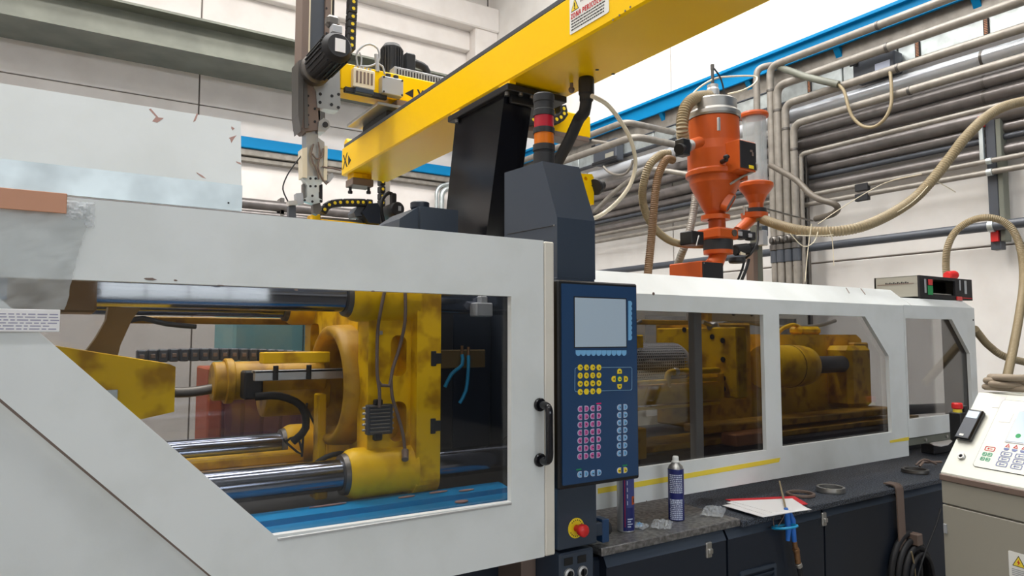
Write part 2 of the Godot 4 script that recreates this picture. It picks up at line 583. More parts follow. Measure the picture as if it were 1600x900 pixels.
func room() -> void:
	var x0 := -6.5
	var x1 := 6.2
	var z0 := -8.6
	var z1 := 14.0
	var top := 8.0
	struct(mb().box(V(x0 - 0.3, -0.3, z0 - 0.3), V(x1 + 0.3, 0, z1 + 0.3)), "floor", M.concrete)
	struct(mb().box(V(x0 - 0.3, top, z0 - 0.3), V(x1 + 0.3, top + 0.3, z1 + 0.3)), "ceiling", M.ceiling)
	struct(mb().box(V(x0 - 0.3, 0, z0), V(x0, top, z1)), "wall_left", M.wall)
	struct(mb().box(V(x0 - 0.3, 0, z1), V(x1 + 0.3, top, z1 + 0.3)), "wall_front", M.concrete)
	# cladding panels on the two walls in view: each proud of a darker backing, with open joints
	var wb := struct(mb().box(V(x0 - 0.3, 0, z0 - 0.32), V(x1 + 0.3, top, z0 - 0.02)), "wall_back", M.joint)
	var xs := [x0, -4.5, 1.5, x1]
	var ys := [0.0, 2.37, 4.76, 7.2, top]
	for i in xs.size() - 1:
		for j in ys.size() - 1:
			part(mb().box(V(xs[i] + 0.01, ys[j] + 0.008, z0 - 0.03), V(xs[i + 1] - 0.01, ys[j + 1] - 0.008, z0), 0.006), "panel", M.wall, wb)
	var wr := struct(mb().box(V(x1 + 0.02, 0, z0), V(x1 + 0.32, top, z1)), "wall_right", M.joint)
	var zs := [z0, -4.2, 0.6, 3.0, 8.0, z1]
	ys = [0.0, 2.24, 4.46, top]
	for i in zs.size() - 1:
		for j in ys.size() - 1:
			part(mb().box(V(x1, ys[j] + 0.007, zs[i] + 0.008), V(x1 + 0.03, ys[j + 1] - 0.007, zs[i + 1] - 0.008), 0.006), "panel", M.wall_right if i < 2 else M.navy_dark, wr)
	# the crane beam in front of the back wall, green-grey, with flanges
	var b := mb()
	b.plate([P(-8.4, 5.12), P(-7.63, 5.12), P(-7.63, 5.16), P(-7.72, 5.16), P(-7.72, 5.5), P(-7.5, 5.5), P(-7.5, 5.53), P(-8.4, 5.54)], x0, x1, 0)
	struct(b, "trim_1", M.beamgrey)
	# concrete post and gutter beam in the corner
	b = mb()
	b.box(V(5.75, 0, -8.6), V(6.2, 6.9, -8.25), 0.02)
	struct(b, "trim_2", M.wall)
	b = mb()
	b.box(V(x0, 6.78, -8.6), V(6.2, 7.2, -8.2), 0.02).box(V(x0, 6.45, -8.6), V(5.75, 6.78, -8.45), 0.01)
	struct(b, "trim_3", M.wall)
	# blue cable rails on both walls
	b = mb()
	b.box(V(x0, 4.2, -8.6), V(x1, 4.36, -8.42), 0.01)
	var tr := struct(b, "trim_4", M.bluerail)
	part(mb().box(V(x0, 4.1, -8.6), V(x1, 4.2, -8.46), 0.01).box(V(x0, 4.02, -8.6), V(x1, 4.09, -8.5), 0.01), "rail_underside", M.pipe, tr)
	b = mb()
	b.box(V(6.0, 4.405, -8.4), V(6.2, 4.44, z1), 0.004).box(V(6.04, 4.25, -8.4), V(6.07, 4.41, z1), 0.004)
	tr = struct(b, "trim_5", M.bluerail)
	for px in [1030.0, 1165.0, 1304.0, 1520.0]:
		var p := onx(px, 180.0 - (px - 1030.0) * 0.385, 6.05)
		part(mb().plate([P(6.2, 4.26), P(6.2, 4.05), P(6.06, 4.26)], p.z - 0.03, p.z + 0.03, 2), "bracket", M.bluerail, tr)
	part(mb().box(V(6.12, 4.06, -8.4), V(6.2, 4.3, z1), 0.01), "backing_board", M.pipe, tr)

# ---------------------------------------------------------------- the moulding machine
func bed_and_cabinets() -> void:
	var t := thing("machine_bed", "long dark navy machine bed with hinged cabinet doors below the white guards", "machine bed", V(2.6, 0, -0.9))
	var b := mb()
	b.box(V(-1.6, 0.0, -1.7), V(1.36, 0.78, -0.35), 0.01)
	b.box(V(1.56, 0.03, -1.7), V(5.2, 0.76, -0.11), 0.01)
	b.box(V(1.7, 0.76, -1.45), V(4.95, 0.97, -0.62), 0.01)
	part(b, "bed", M.navy_dark, t)
	# top ledge: sheet steel at the near end, textured plate beyond
	part(mb().box(V(1.57, 0.775, -0.66), V(2.28, 0.803, -0.07), 0.003), "ledge_plate", M.sheetmetal, t, "grey worn sheet steel ledge")
	part(mb().box(V(2.28, 0.77, -0.75), V(5.2, 0.798, -0.06), 0.004), "ledge_plate", M.ledge, t)
	# doors between the seams seen on the front
	var xs := [1.585, 2.20, 2.83, 3.42, 4.4]
	for i in 4:
		var a: float = xs[i] + 0.006
		var c: float = xs[i + 1] - 0.006
		var d := mb()
		d.plate([P(-0.11, 0.05), P(-0.078, 0.05), P(-0.072, 0.738), P(-0.088, 0.766), P(-0.11, 0.766)], a, c, 0)
		var door := part(d, "cabinet_door", M.navy_dark, t)
		part(mb().plate([P(-0.073, 0.732), P(-0.069, 0.735), P(-0.088, 0.769), P(-0.092, 0.766)], a, c, 0), "lip", M.navy, door)
		if i == 0 or i == 2:
			var q := onz(1107, 859, -0.07) if i == 0 else onz(1287, 811, -0.07)
			part(mb().boxc(q, V(0.03, 0.058, 0.012), 0.003).boxc(q + V(0.002, -0.004, 0.008), V(0.022, 0.02, 0.012), 0.003), "latch", M.steel, door)
		if i == 1:
			var f := mb()
			f.plate(rrect(2.27, 0.30, 2.49, 0.60, 0.01), -0.078, -0.066, 2, [rrect(2.285, 0.315, 2.475, 0.585, 0.008)])
			part(f, "vent_frame", M.navy, door)
			for k in 11:
				part(mb(Transform3D(Basis(Vector3.RIGHT, 0.5), V(2.38, 0.565 - k * 0.0235, -0.07))).boxc(V(0, 0, 0), V(0.19, 0.016, 0.003), 0.001), "slat", M.navy, door)
	# blue slide rail inside the clamp window, and the oily sump floor behind it
	b = mb()
	b.plate([P(-0.16, 0.80), P(-0.16, 0.94), P(-0.20, 0.952), P(-0.245, 0.955), P(-0.25, 0.968), P(-0.30, 0.975), P(-0.31, 0.966), P(-0.325, 0.966), P(-0.33, 0.985), P(-0.385, 0.993), P(-0.40, 0.993), P(-0.40, 0.80)], -1.2, 1.36, 0)
	part(b, "slide_rail", M.bluerail, t, "blue painted slide rail with chipped edge")
	for c in [[0.98, -0.362, 0.03, 0.007], [1.1, -0.366, 0.035, 0.007], [1.2, -0.35, 0.03, 0.009], [0.72, -0.378, 0.06, 0.005], [1.14, -0.275, 0.025, 0.016]]:
		var y: float = 0.9855 + (-0.33 - c[1]) * 0.17 if c[1] < -0.32 else 0.9725
		part(mb().plate(disc(c[0], c[1], 1.0, 9).map(func(p): return P(c[0] + (p.x - c[0]) * c[2], c[1] + (p.y - c[1]) * c[3])), y, y + 0.003, 1), "paint_chip", M.rust, part_of(t, "slide_rail"))
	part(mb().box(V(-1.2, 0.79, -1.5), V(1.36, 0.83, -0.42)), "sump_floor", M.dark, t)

func part_of(t: Node, called: String) -> Node:
	for c in t.get_children():
		if String(c.name).begins_with(called):
			return c
	return t

func stuff_part(b: MB, called: String, m: Material, parent: Node) -> void:
	stuff(part(b, called, m, parent))
func guard_door() -> void:
	# lower fixed panel behind the slanted edge of the sliding door
	solo(mb().plate([P(-1.6, 0.02), P(0.72, 0.02), P(0.72, 0.9), P(0.42, 0.91), P(-0.46, 1.79), P(-1.6, 1.79)], -0.085, -0.06, 2), "lower_guard_panel", M.white, "plain light grey guard panel below the slanted edge of the sliding door", "guard panel")
	var t := thing("sliding_guard_door", "large pale grey sliding guard door with slant-cut smoked window and black handle", "guard door", V(0.5, 0.842, 0))
	var fr := mb()
	var hole := [P(-0.155, 1.645), P(0.462, 1.030), P(1.1595, 1.024), P(1.1595, 1.644)]
	fr.plate([P(-0.52, 1.826), P(0.431, 0.842), P(1.2815, 0.842), P(1.2815, 1.826)], -0.022, 0.0, 2, [hole])
	part(fr, "door_frame", M.white, t)
	part(mb().plate([P(-0.52, 1.826), P(0.431, 0.842), P(0.431, 0.836), P(-0.53, 1.826)], -0.024, -0.006, 2), "edge_seal", M.taupe, t)
	part(mb().box(V(1.2845, 0.842, -0.026), V(1.322, 1.824, 0.002), 0.004), "edge_strip", M.white_warm, t)
	part(mb().box(V(-0.5, 1.80, -0.05), V(1.322, 1.822, -0.022), 0.003), "top_return", M.white, t)
	part(mb().plate([P(-0.175, 1.66), P(0.448, 1.012), P(1.175, 1.008), P(1.175, 1.66)], -0.028, -0.024, 2), "window_pane", M.pane, t)
	var h := onz(843, 632, 0.0)
	var k := onz(838, 721, 0.0)
	h = V(1.262, h.y, 0)
	k = V(1.262, k.y + 0.004, 0)
	var hd := mb().tube(legs([h, h + V(0, 0, 0.055), k + V(0, 0, 0.055), k], 0.03), 0.0125, 14)
	for q in [h, k]:
		hd.cyl(q, q + V(0, 0, 0.012), 0.021, 20, 0.003)
	part(hd, "handle", M.blackgloss, t)
	part(mb().box(V(0.47, 1.016, -0.02), V(1.16, 1.0225, 0.003), 0.001), "sill_strip", M.alu, t, "thin bright strip under the window")
	var r := RandomNumberGenerator.new()
	r.seed = 4
	for c in [[234, 436, 9, 2.2], [274, 438, 3, 1.2], [345, 446, 6, 1.2], [463, 453, 4, 1.6], [583, 455, 4, 1.4]]:
		var q := onz(c[0], c[1], 0.001)
		var pts := []
		for i in 11:
			var a := TAU * i / 11
			var f := r.randf_range(0.6, 1.1)
			pts.append(P(q.x + cos(a) * c[2] * 0.0016 * f, q.y + sin(a) * c[3] * 0.0016 * f))
		part(mb().plate(pts, 0.0, 0.0008, 2), "worn_paint", M.taupe, t)
	# fixed white sheet above the door with its galvanised strip
	t = thing("top_guard_sheet", "white upright sheet with brown scuffs above the door at the left", "guard sheet", V(-0.3, 1.84, -0.04))
	var lean := Transform3D(Basis(Vector3.RIGHT, -0.25), V(0, 1.86, -0.04))
	part(mb(lean).plate([P(-1.6, -0.02), P(0.372, -0.02), P(0.376, 0.232), P(-1.6, 0.232)], -0.015, 0.0, 2), "sheet", M.white, t)
	part(mb().plate([P(-1.6, 1.834), P(0.369, 1.834), P(0.369, 1.899), P(-1.6, 1.899)], -0.029, -0.02, 2), "galvanised_strip", M.galvan, t, "galvanised strip along the lower edge")
	part(mb().cyl(onz(357, 317, -0.021), onz(357, 317, -0.0185), 0.0025, 10), "rivet_hole", M.dark, part_of(t, "galvanised_strip"))
	for c in [[[233, 170], [244, 182], [238, 189], [246, 191], [256, 184], [248, 183], [236, 169]], [[308, 176], [304, 185], [302, 190], [306, 188], [310, 178]], [[358, 215], [370, 211], [366, 216], [362, 223], [360, 217]], [[307, 269], [316, 274], [322, 279], [316, 277], [308, 271]], [[362, 197], [367, 200], [364, 203], [362, 200]], [[369, 252], [376, 254], [377, 257], [370, 254]]]:
		var pts := []
		for q in c:
			var w := onz(q[0], q[1], -0.03)
			w = onz(q[0], q[1], -0.04 - (w.y - 1.86) * 0.255)
			pts.append(P(w.x, (w.y - 1.86) * 1.032))
		part(mb(lean).plate(pts, -0.0002, 0.0007, 2), "scuff", M.rust, t)
	# plastic sleeve hung over the door's corner with tape
	t = thing("plastic_sleeve", "crumpled clear plastic sleeve taped over the upper left corner of the door", "plastic bag", V(-0.1, 1.55, 0.005))
	var b := mb()
	var nx := 26
	var ny := 22
	var f := FastNoiseLite.new()
	f.seed = 6
	f.frequency = 9.0
	var g := func(i, j):
		var u := float(i) / nx
		var w := float(j) / ny
		var xr := lerpf(0.005, 0.045, w) + f.get_noise_2d(w * 0.4, 3) * 0.006
		var x := lerpf(-0.45, xr, u)
		var y := lerpf(1.578, 1.805, w)
		return V(x, y, 0.014 + f.get_noise_2d(x * 1.3, y) * 0.010 + f.get_noise_2d(x * 0.4 + y * 0.5, 7) * 0.008)
	for i in nx:
		for j in ny:
			var e := 0.5
			var nr := func(a, c):
				return (g.call(a + e, c) - g.call(a - e, c)).cross(g.call(a, c + e) - g.call(a, c - e)).normalized()
			var q0: Vector3 = g.call(i, j)
			var q1: Vector3 = g.call(i + 1, j)
			var q2: Vector3 = g.call(i + 1, j + 1)
			var q3: Vector3 = g.call(i, j + 1)
			b.tri(q0, q1, q2, nr.call(i, j), nr.call(i + 1, j), nr.call(i + 1, j + 1))
			b.tri(q0, q2, q3, nr.call(i, j), nr.call(i + 1, j + 1), nr.call(i, j + 1))
	part(b, "film", M.film, t)
	part(mb().box(V(-0.45, 1.785, 0.024), V(0.0, 1.829, 0.0262), 0.001), "tape", M.brown, t, "brown packing tape")
	part(crumple(V(0.022, 1.789, 0.004), 0.034, 0.026, 0.02, 14, 0.0, Basis(Vector3.RIGHT, PI / 2)), "crumpled_tape", M.bag, t, "crumpled clear tape end")
	part(mb().box(V(-0.45, 1.530, 0.015), V(-0.003, 1.578, 0.018), 0.002), "paper_slip", M.paper, t, "white paper slip with grey print")
	b = mb()
	r.seed = 11
	for row in 6:
		var x := -0.13 if row < 4 else -0.4
		while x < -0.02:
			var w := r.randf_range(0.006, 0.02)
			b.box(V(x, 1.566 - row * 0.0062, 0.018), V(x + w, 1.5685 - row * 0.0062, 0.0183))
			x += w + 0.0035
	stuff_part(b, "print", M.print, part_of(t, "paper_slip"))

func clamp_unit() -> void:
	var t := thing("clamping_unit", "yellow moving platen on chrome tie bars seen through the slant-cut door window", "clamping unit", V(0.6, 0.9, -0.9))
	for z in [-0.45, -1.2]:
		for y in [1.07, 1.652]:
			part(mb().cyl(V(-1.4, y, z), V(1.459, y, z), 0.05, 40), "tie_bar", M.chrome, t)
	# moving platen
	var b := mb()
	b.plate(rrect(-1.28, 0.985, -0.375, 1.74, 0.05), 1.02, 1.11, 0, [disc(-0.74, 1.345, 0.12, 28)])
	b.plate(rrect(-1.27, 1.0, -0.50, 1.72, 0.08), 0.90, 1.02, 0, [disc(-0.72, 1.345, 0.175, 36), rrect(-1.19, 1.42, -1.07, 1.575, 0.03)])
	var pl := part(b, "moving_platen", M.yellow_dirty, t)
	for z in [-0.45, -1.2]:
		for y in [1.07, 1.652]:
			part(mb().lathe([P(0.051, 0), P(0.07, 0), P(0.078, 0.012), P(0.082, 0.03), P(0.08, 0.2), P(0.088, 0.23)], V(0.80, y, z), Vector3.RIGHT, 36, true), "boss", M.yellow_dirty, pl)
			part(mb().lathe([P(0.05, 0), P(0.064, 0.002), P(0.068, 0.02), P(0.05, 0.022)], V(0.782, y, z), Vector3.RIGHT, 30), "seal_ring", M.darksteel, pl)
	b = mb()
	b.plate(rrect(0.865, 1.10, 1.03, 1.63, 0.03), -0.52, -0.425, 2, [rrect(0.945, 1.385, 1.004, 1.525, 0.026), rrect(0.942, 1.165, 1.006, 1.30, 0.028)])
	part(b, "web_plate", M.yellow_dirty, pl)
	part(mb().box(V(0.9, 1.13, -0.62), V(1.02, 1.6, -0.56)), "pocket_back", M.nutbrown, pl)
	b = mb()
	b.lathe([P(0.17, 0.12), P(0.175, 0.02), P(0.185, 0.0), P(0.20, -0.004), P(0.215, 0.006), P(0.218, 0.03), P(0.222, 0.12)], V(0.82, 1.345, -0.72), Vector3.RIGHT, 56, true)
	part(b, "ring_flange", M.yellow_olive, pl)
	part(mb().lathe([P(0.2, 0), P(0.2, 0.02), P(0.0, 0.02)], V(0.99, 1.345, -0.72), Vector3.RIGHT, 30), "bore", M.dark, pl)
	for y in [1.445, 1.215]:
		part(mb().box(V(1.085, y - 0.018, -0.40), V(1.112, y + 0.018, -0.371), 0.002).box(V(1.072, y - 0.026, -0.40), V(1.092, y + 0.026, -0.3715), 0.002), "tee_slot", M.dark, pl)
	# terminal block and its cables on the web
	var tb := part(mb().boxc(onz(592, 655, -0.415), V(0.088, 0.098, 0.03), 0.003), "terminal_block", M.pipedark, t)
	var c := onz(592, 655, -0.398)
	for i in 8:
		part(mb().boxc(c + V(0.004, 0.042 - i * 0.012, 0), V(0.07, 0.006, 0.006), 0.001), "rib", M.darksteel, tb)
	for i in 5:
		part(mb().boxc(c + V(-0.048, 0.038 - i * 0.018, -0.01), V(0.012, 0.008, 0.01), 0.002).boxc(c + V(0.05, 0.038 - i * 0.018, -0.01), V(0.012, 0.008, 0.01), 0.002), "clamp_screw", M.steel, tb)
	part(mb().boxc(c + V(0, 0.055, -0.01), V(0.03, 0.02, 0.02), 0.004).boxc(c + V(0, -0.058, -0.01), V(0.03, 0.025, 0.02), 0.004), "gland", M.black, tb)
	b = mb()
	for q in [[[602, 450], [594, 490], [590, 520], [589, 570], [590, 590], [593, 610], [593, 637]], [[633, 452], [633, 500], [625, 540], [614, 575], [611, 592], [608, 603], [596, 602], [591, 596]], [[611, 592], [613, 620], [622, 650], [630, 680], [633, 708]]]:
		var pts := []
		for w in q:
			pts.append(onz(w[0], w[1], -0.395 if w[1] > 500 else -0.36))
		b.tube(path(pts), 0.006, 8)
	b.cyl(onz(633, 704, -0.385), onz(633, 718, -0.36), 0.012, 10)
	part(b, "cable", M.taupe, t)
	part(mb().boxc(onz(593, 520, -0.41), V(0.02, 0.014, 0.014), 0.002), "cable_clip", M.steel, t)
	# toggle side: crosshead box, brace, energy chain, rods, ejector cylinder
	b = mb()
	b.plate([P(-0.3, 1.16), P(0.20, 1.285), P(0.286, 1.302), P(0.286, 1.432), P(0.27, 1.44), P(-0.04, 1.50), P(-0.3, 1.53)], -0.62, -0.46, 2)
	part(b, "toggle_box", M.yellow_dirty, t)
	part(mb().box(V(0.085, 1.335, -0.462), V(0.14, 1.372, -0.454), 0.001), "type_plate", M.galvan, t)
	b = mb()
	var br := []
	for q in [[206, 470], [224, 476], [206, 500], [188, 540], [181, 570], [126, 560], [150, 528], [166, 500], [170, 478]]:
		var w := onz(q[0], q[1], -0.68)
		br.append(P(w.x, w.y))
	b.plate(br, -0.80, -0.68, 2)
	part(b, "brace", M.braceolive, t)
	part(mb().box(V(-0.12, 1.585, -0.6), V(0.078, 1.74, -0.39), 0.006), "tie_bar_nut", M.nutbrown, t)
	for i in 22:
		var lk := V(0.24 + i * 0.034, 1.455 - (i - 6) * (i - 6) * 0.00012, -0.98)
		var lo := part(mb().boxc(lk, V(0.03, 0.046, 0.06), 0.004), "chain_link", M.pipedark, t)
		part(mb().boxc(lk + V(0, 0, 0.032), V(0.014, 0.014, 0.006), 0.001), "chain_pin", M.taupe, lo)
	part(mb().tube(path([V(0.2, 1.34, -0.9), V(0.38, 1.325, -0.9), V(0.52, 1.345, -0.9)]), 0.018, 12), "rod_hose", M.darksteel, t)
	b = mb()
	b.cyl(V(0.46, 1.36, -0.9), V(0.86, 1.36, -0.9), 0.07, 28, 0.005).cyl(V(0.50, 1.36, -0.9), V(0.53, 1.36, -0.9), 0.082, 28, 0.004)
	b.cyl(V(0.64, 1.31, -0.93), V(0.88, 1.31, -0.93), 0.09, 28, 0.005)
	part(b, "ejector_cylinder", M.yellow_olive, t)
	part(mb().box(V(0.545, 1.30, -0.84), V(0.61, 1.40, -0.77), 0.006), "valve", M.dark, t)
	part(mb().tube(path([V(0.58, 1.31, -0.76), V(0.66, 1.31, -0.75), V(0.74, 1.27, -0.75), V(0.76, 1.19, -0.76), V(0.72, 1.14, -0.78)]), 0.014, 10), "valve_hose", M.dark, t)
	part(mb().box(V(0.562, 1.368, -0.72), V(0.885, 1.404, -0.69), 0.002).box(V(0.562, 1.395, -0.74), V(0.885, 1.404, -0.69), 0.001), "sensor_rail", M.alu, t, "bright aluminium sensor rail")
	part(mb().box(V(0.60, 1.425, -0.80), V(0.84, 1.465, -0.74), 0.003), "rail_bracket", M.yellow_dirty, t)
	for x in [0.63, 0.745]:
		part(mb().cyl(V(x, 1.37, -0.685), V(x, 1.42, -0.685), 0.009, 12, 0.001), "cap_screw", M.dark, t)
	part(mb().box(V(0.80, 1.01, -0.80), V(0.83, 1.31, -0.74), 0.004), "stay", M.yellow_dirty, t)
	part(mb().box(V(0.1, 1.02, -1.14), V(0.84, 1.058, -1.04), 0.006).box(V(0.1, 0.96, -1.04), V(0.84, 1.02, -1.0), 0.006), "guide_beam", M.yellow_dirty, t)
	part(mb().box(V(0.14, 1.572, -1.33), V(0.9, 1.6, -1.27), 0.004), "upper_guide", M.yellow_olive, t)
	part(mb().tube(path([V(0.2, 1.575, -1.2), V(0.26, 1.59, -1.2), V(0.34, 1.57, -1.2), V(0.45, 1.56, -1.22)]), 0.01, 8), "guide_cable", M.pipedark, t)
	b = mb()
	for q in [[[V(0.79, 1.27, -0.85), V(0.775, 1.2, -0.83), V(0.76, 1.08, -0.8)]], [[V(0.79, 1.25, -0.85), V(0.82, 1.18, -0.83), V(0.85, 1.12, -0.8)]], [[V(0.7, 1.14, -0.8), V(0.74, 1.155, -0.8), V(0.76, 1.09, -0.8), V(0.72, 1.12, -0.8), V(0.69, 1.15, -0.8)]]]:
		b.tube(path(q[0]), 0.0045, 6)
	part(b, "thin_wire", M.dark, t)
	part(mb().tube(path([V(0.68, 0.99, -0.62), V(0.75, 1.08, -0.62), V(0.84, 1.11, -0.62), V(0.93, 1.07, -0.62), V(1.0, 1.0, -0.6)]), 0.009, 8), "hose_loop", M.dark, t)
	part(mb().box(V(0.70, 1.0, -0.50), V(0.74, 1.03, -0.44), 0.004), "slide_shoe", M.yellow_olive, t)
	# the mould and the fixed platen, in the dark
	t = thing("mould", "dark steel mould block with blue hoses between the platens", "mould", V(1.28, 1.0, -0.9))
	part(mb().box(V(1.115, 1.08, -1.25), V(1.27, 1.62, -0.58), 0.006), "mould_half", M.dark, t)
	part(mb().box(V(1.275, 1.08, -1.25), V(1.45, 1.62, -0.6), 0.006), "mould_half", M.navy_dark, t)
	part(mb().box(V(1.12, 1.40, -0.585), V(1.40, 1.47, -0.56), 0.003), "strap_bar", M.braceolive, t)
	part(mb().box(V(1.115, 1.49, -0.575), V(1.19, 1.50, -0.55), 0.001), "bright_bar", M.steel, t)
	var q := onz(752, 484, -0.385)
	part(mb().boxc(q, V(0.07, 0.05, 0.05), 0.004).boxc(q + V(0.004, 0.035, 0), V(0.03, 0.03, 0.03), 0.004), "grey_connector", M.gridgrey, t)
	for s in [[722, 540, 705, 605], [732, 542, 728, 630]]:
		var a := onz(s[0], s[1], -0.55)
		part(mb().cyl(a, a + V(0, -0.036, 0), 0.006, 10), "brass_fitting", M.brass, t)
		part(mb().tube(path([a + V(0, -0.034, 0), onz(s[0], s[1] + 30, -0.54), onz(s[2], s[3] - 20, -0.53), onz(s[2] - 10, s[3], -0.53)]), 0.007, 8), "blue_hose", M.cyan, t)
	t = thing("fixed_platen", "dark fixed platen at the right end of the door window", "platen", V(1.6, 0.8, -0.9))
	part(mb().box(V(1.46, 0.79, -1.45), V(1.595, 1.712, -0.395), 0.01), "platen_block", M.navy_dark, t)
	for y in [1.07, 1.652]:
		part(mb().cyl(V(1.44, y, -0.45), V(1.46, y, -0.45), 0.075, 28, 0.004), "collar", M.dark, t)
	# far-side guard: a smoked pane in a pale frame, so that the hall shows through
	t = thing("far_guard", "far side guard frame with smoked panes behind the tie bars", "guard door", V(0.4, 0.84, -1.75))
	part(mb().plate(rect(-1.5, 0.84, 1.4, 1.80), -1.77, -1.745, 2, [rect(-1.4, 1.0, 1.3, 1.72)]), "frame", M.white, t)
	part(mb().box(V(-1.4, 1.0, -1.765), V(1.3, 1.72, -1.757)), "window_pane", M.pane_far, t)
	# things in the aisle beyond, seen through both panes
	t = thing("teal_cabinet", "teal machine cabinet standing in the aisle behind the tie bars", "cabinet", V(1.4, 0, -3.4))
	part(mb().box(V(0.98, 0.05, -3.9), V(2.6, 1.72, -3.2), 0.02), "body", M.teal, t)
	part(mb().box(V(1.1, 0.0, -3.85), V(2.56, 0.06, -3.25)), "plinth", M.dark, t)
	part(mb().box(V(1.45, 0.2, -3.199), V(1.455, 1.65, -3.196)), "door_seam", M.dark, t)
	t = thing("red_crate_stack", "maroon slatted crate with a salmon side in front of the teal cabinet", "crate", V(1.2, 0, -2.7))
	part(mb().box(V(0.80, 0.0, -2.95), V(1.6, 1.34, -2.55), 0.01), "crate_body", M.maroon, t)
	part(mb().box(V(0.72, 0.0, -2.95), V(0.80, 1.34, -2.54), 0.01), "side_board", M.salmon, t)
	for i in 7:
		part(mb().box(V(0.815 + i * 0.11, 0.05, -2.555), V(0.905 + i * 0.11, 1.3, -2.535), 0.004), "slat", M.maroon, t)

func control_column() -> void:
	var t := thing("control_column", "navy steel control column with sloped cap, right of the sliding door", "control column", V(1.46, 0, -0.15))
	part(mb().box(V(1.378, 0.828, -0.36), V(1.542, 1.72, -0.06), 0.004), "post", M.navy, t)
	var b := mb()
	b.plate([P(-0.06, 1.717), P(-0.06, 1.92), P(-0.145, 2.128), P(-0.39, 2.136), P(-0.39, 1.717)], 1.38, 1.543, 0)
	var cap := part(b, "cap", M.navy, t)
	var q := onx(793, 366, 1.379)
	var w := onx(866, 352, 1.379)
	part(mb().tube(PackedVector3Array([q, w]), 0.0012, 6), "seam", M.ink, cap)
	part(mb().cyl(w, w + V(-0.002, 0, 0), 0.003, 8), "screw", M.steel, cap)
	# lower housing with two selector switches
	b = mb()
	b.box(V(1.388, 0.2, -0.34), V(1.531, 0.815, -0.064), 0.006)
	var lo := part(b, "switch_box", M.navy, t)
	part(mb().box(V(1.33, 0.1, -0.5), V(1.39, 0.8, -0.2), 0.004), "side_board", M.taupe, t)
	for px in [888.0, 909.0]:
		var c := onz(px, 897 - (px - 888) * 0.2, -0.063)
		part(mb().lathe([P(0.019, 0), P(0.019, 0.008), P(0.014, 0.012), P(0.013, 0.012)], c, Vector3.BACK, 24), "switch_ring", M.alu, lo)
		part(mb().cyl(c, c + V(0, 0, 0.008), 0.013, 20, 0.001).boxc(c + V(0, 0, 0.012), V(0.006, 0.022, 0.01), 0.001), "switch_knob", M.black, lo)
		part(mb().boxc(c + V(0.001, 0.04, 0), V(0.036, 0.024, 0.002), 0.0005), "switch_plate", M.black, lo)
	# emergency stop
	var e := onz(900, 825, -0.06)
	part(mb().lathe([P(0, 0.002), P(0.032, 0.002), P(0.033, 0.001), P(0.033, 0)], e, Vector3.BACK, 32), "stop_disc", M.keyyellow, t, "yellow disc of the emergency stop")
	var st := part(mb().lathe([P(0.011, 0), P(0.011, 0.022), P(0.019, 0.026), P(0.020, 0.034), P(0.020, 0.044), P(0.016, 0.049), P(0, 0.05)], e, Vector3.BACK, 28, true), "stop_button", M.red, t, "red emergency stop mushroom")
	b = mb()
	for k in 18:
		if k % 9 < 7:
			var a := 0.5 + PI * (k / 9) + (k % 9) * 0.3
			b.boxc(e + V(cos(a) * 0.026, sin(a) * 0.026, 0.0022), V(0.003, 0.004, 0.0006))
	part(b, "disc_print", M.ink, t)
	# bracket box and knob on its right side at the ledge
	part(mb().box(V(1.543, 0.84, -0.13), V(1.6, 0.885, -0.085), 0.003), "bracket_arm", M.navy, t)
	part(mb().box(V(1.585, 0.815, -0.135), V(1.615, 0.893, -0.082), 0.003), "bracket_plate", M.panelblue, t)
	part(mb().lathe([P(0, 0), P(0.024, 0), P(0.026, 0.006), P(0.024, 0.014), P(0, 0.018)], V(1.616, 0.855, -0.11), Vector3.RIGHT, 20, true), "bracket_knob", M.rubber, t)
	# stack light
	t = thing("stack_light", "signal tower with red and amber rings on the navy column", "stack light", V(1.46, 2.13, -0.24))
	var base := V(1.452, 2.125, -0.235)
	var k := 0.036
	part(mb().lathe([P(0.039, 0), P(0.039, 0.058), P(0.036, 0.06), P(0.036, 0.068), P(0.0405, 0.068), P(0.0405, 0.09), P(k, 0.09)], base, Vector3.UP, 32), "base", M.rubber, t)
	part(mb().lathe([P(k, 0), P(k, 0.042)], base + V(0, 0.09, 0), Vector3.UP, 32), "amber_ring", M.amber, t)
	part(mb().lathe([P(k, 0), P(0.0395, 0), P(0.0395, 0.02), P(k, 0.02)], base + V(0, 0.132, 0), Vector3.UP, 32), "joint_ring", M.rubber, t)
	part(mb().lathe([P(k, 0), P(k, 0.044)], base + V(0, 0.152, 0), Vector3.UP, 32), "red_ring", M.redlens, t)
	part(mb().lathe([P(k, 0), P(0.0395, 0), P(0.0395, 0.022), P(0.037, 0.025), P(0.037, 0.05), P(0.039, 0.053), P(0.039, 0.078), P(0.036, 0.082), P(0, 0.082)], base + V(0, 0.196, 0), Vector3.UP, 32), "cap", M.rubber, t)

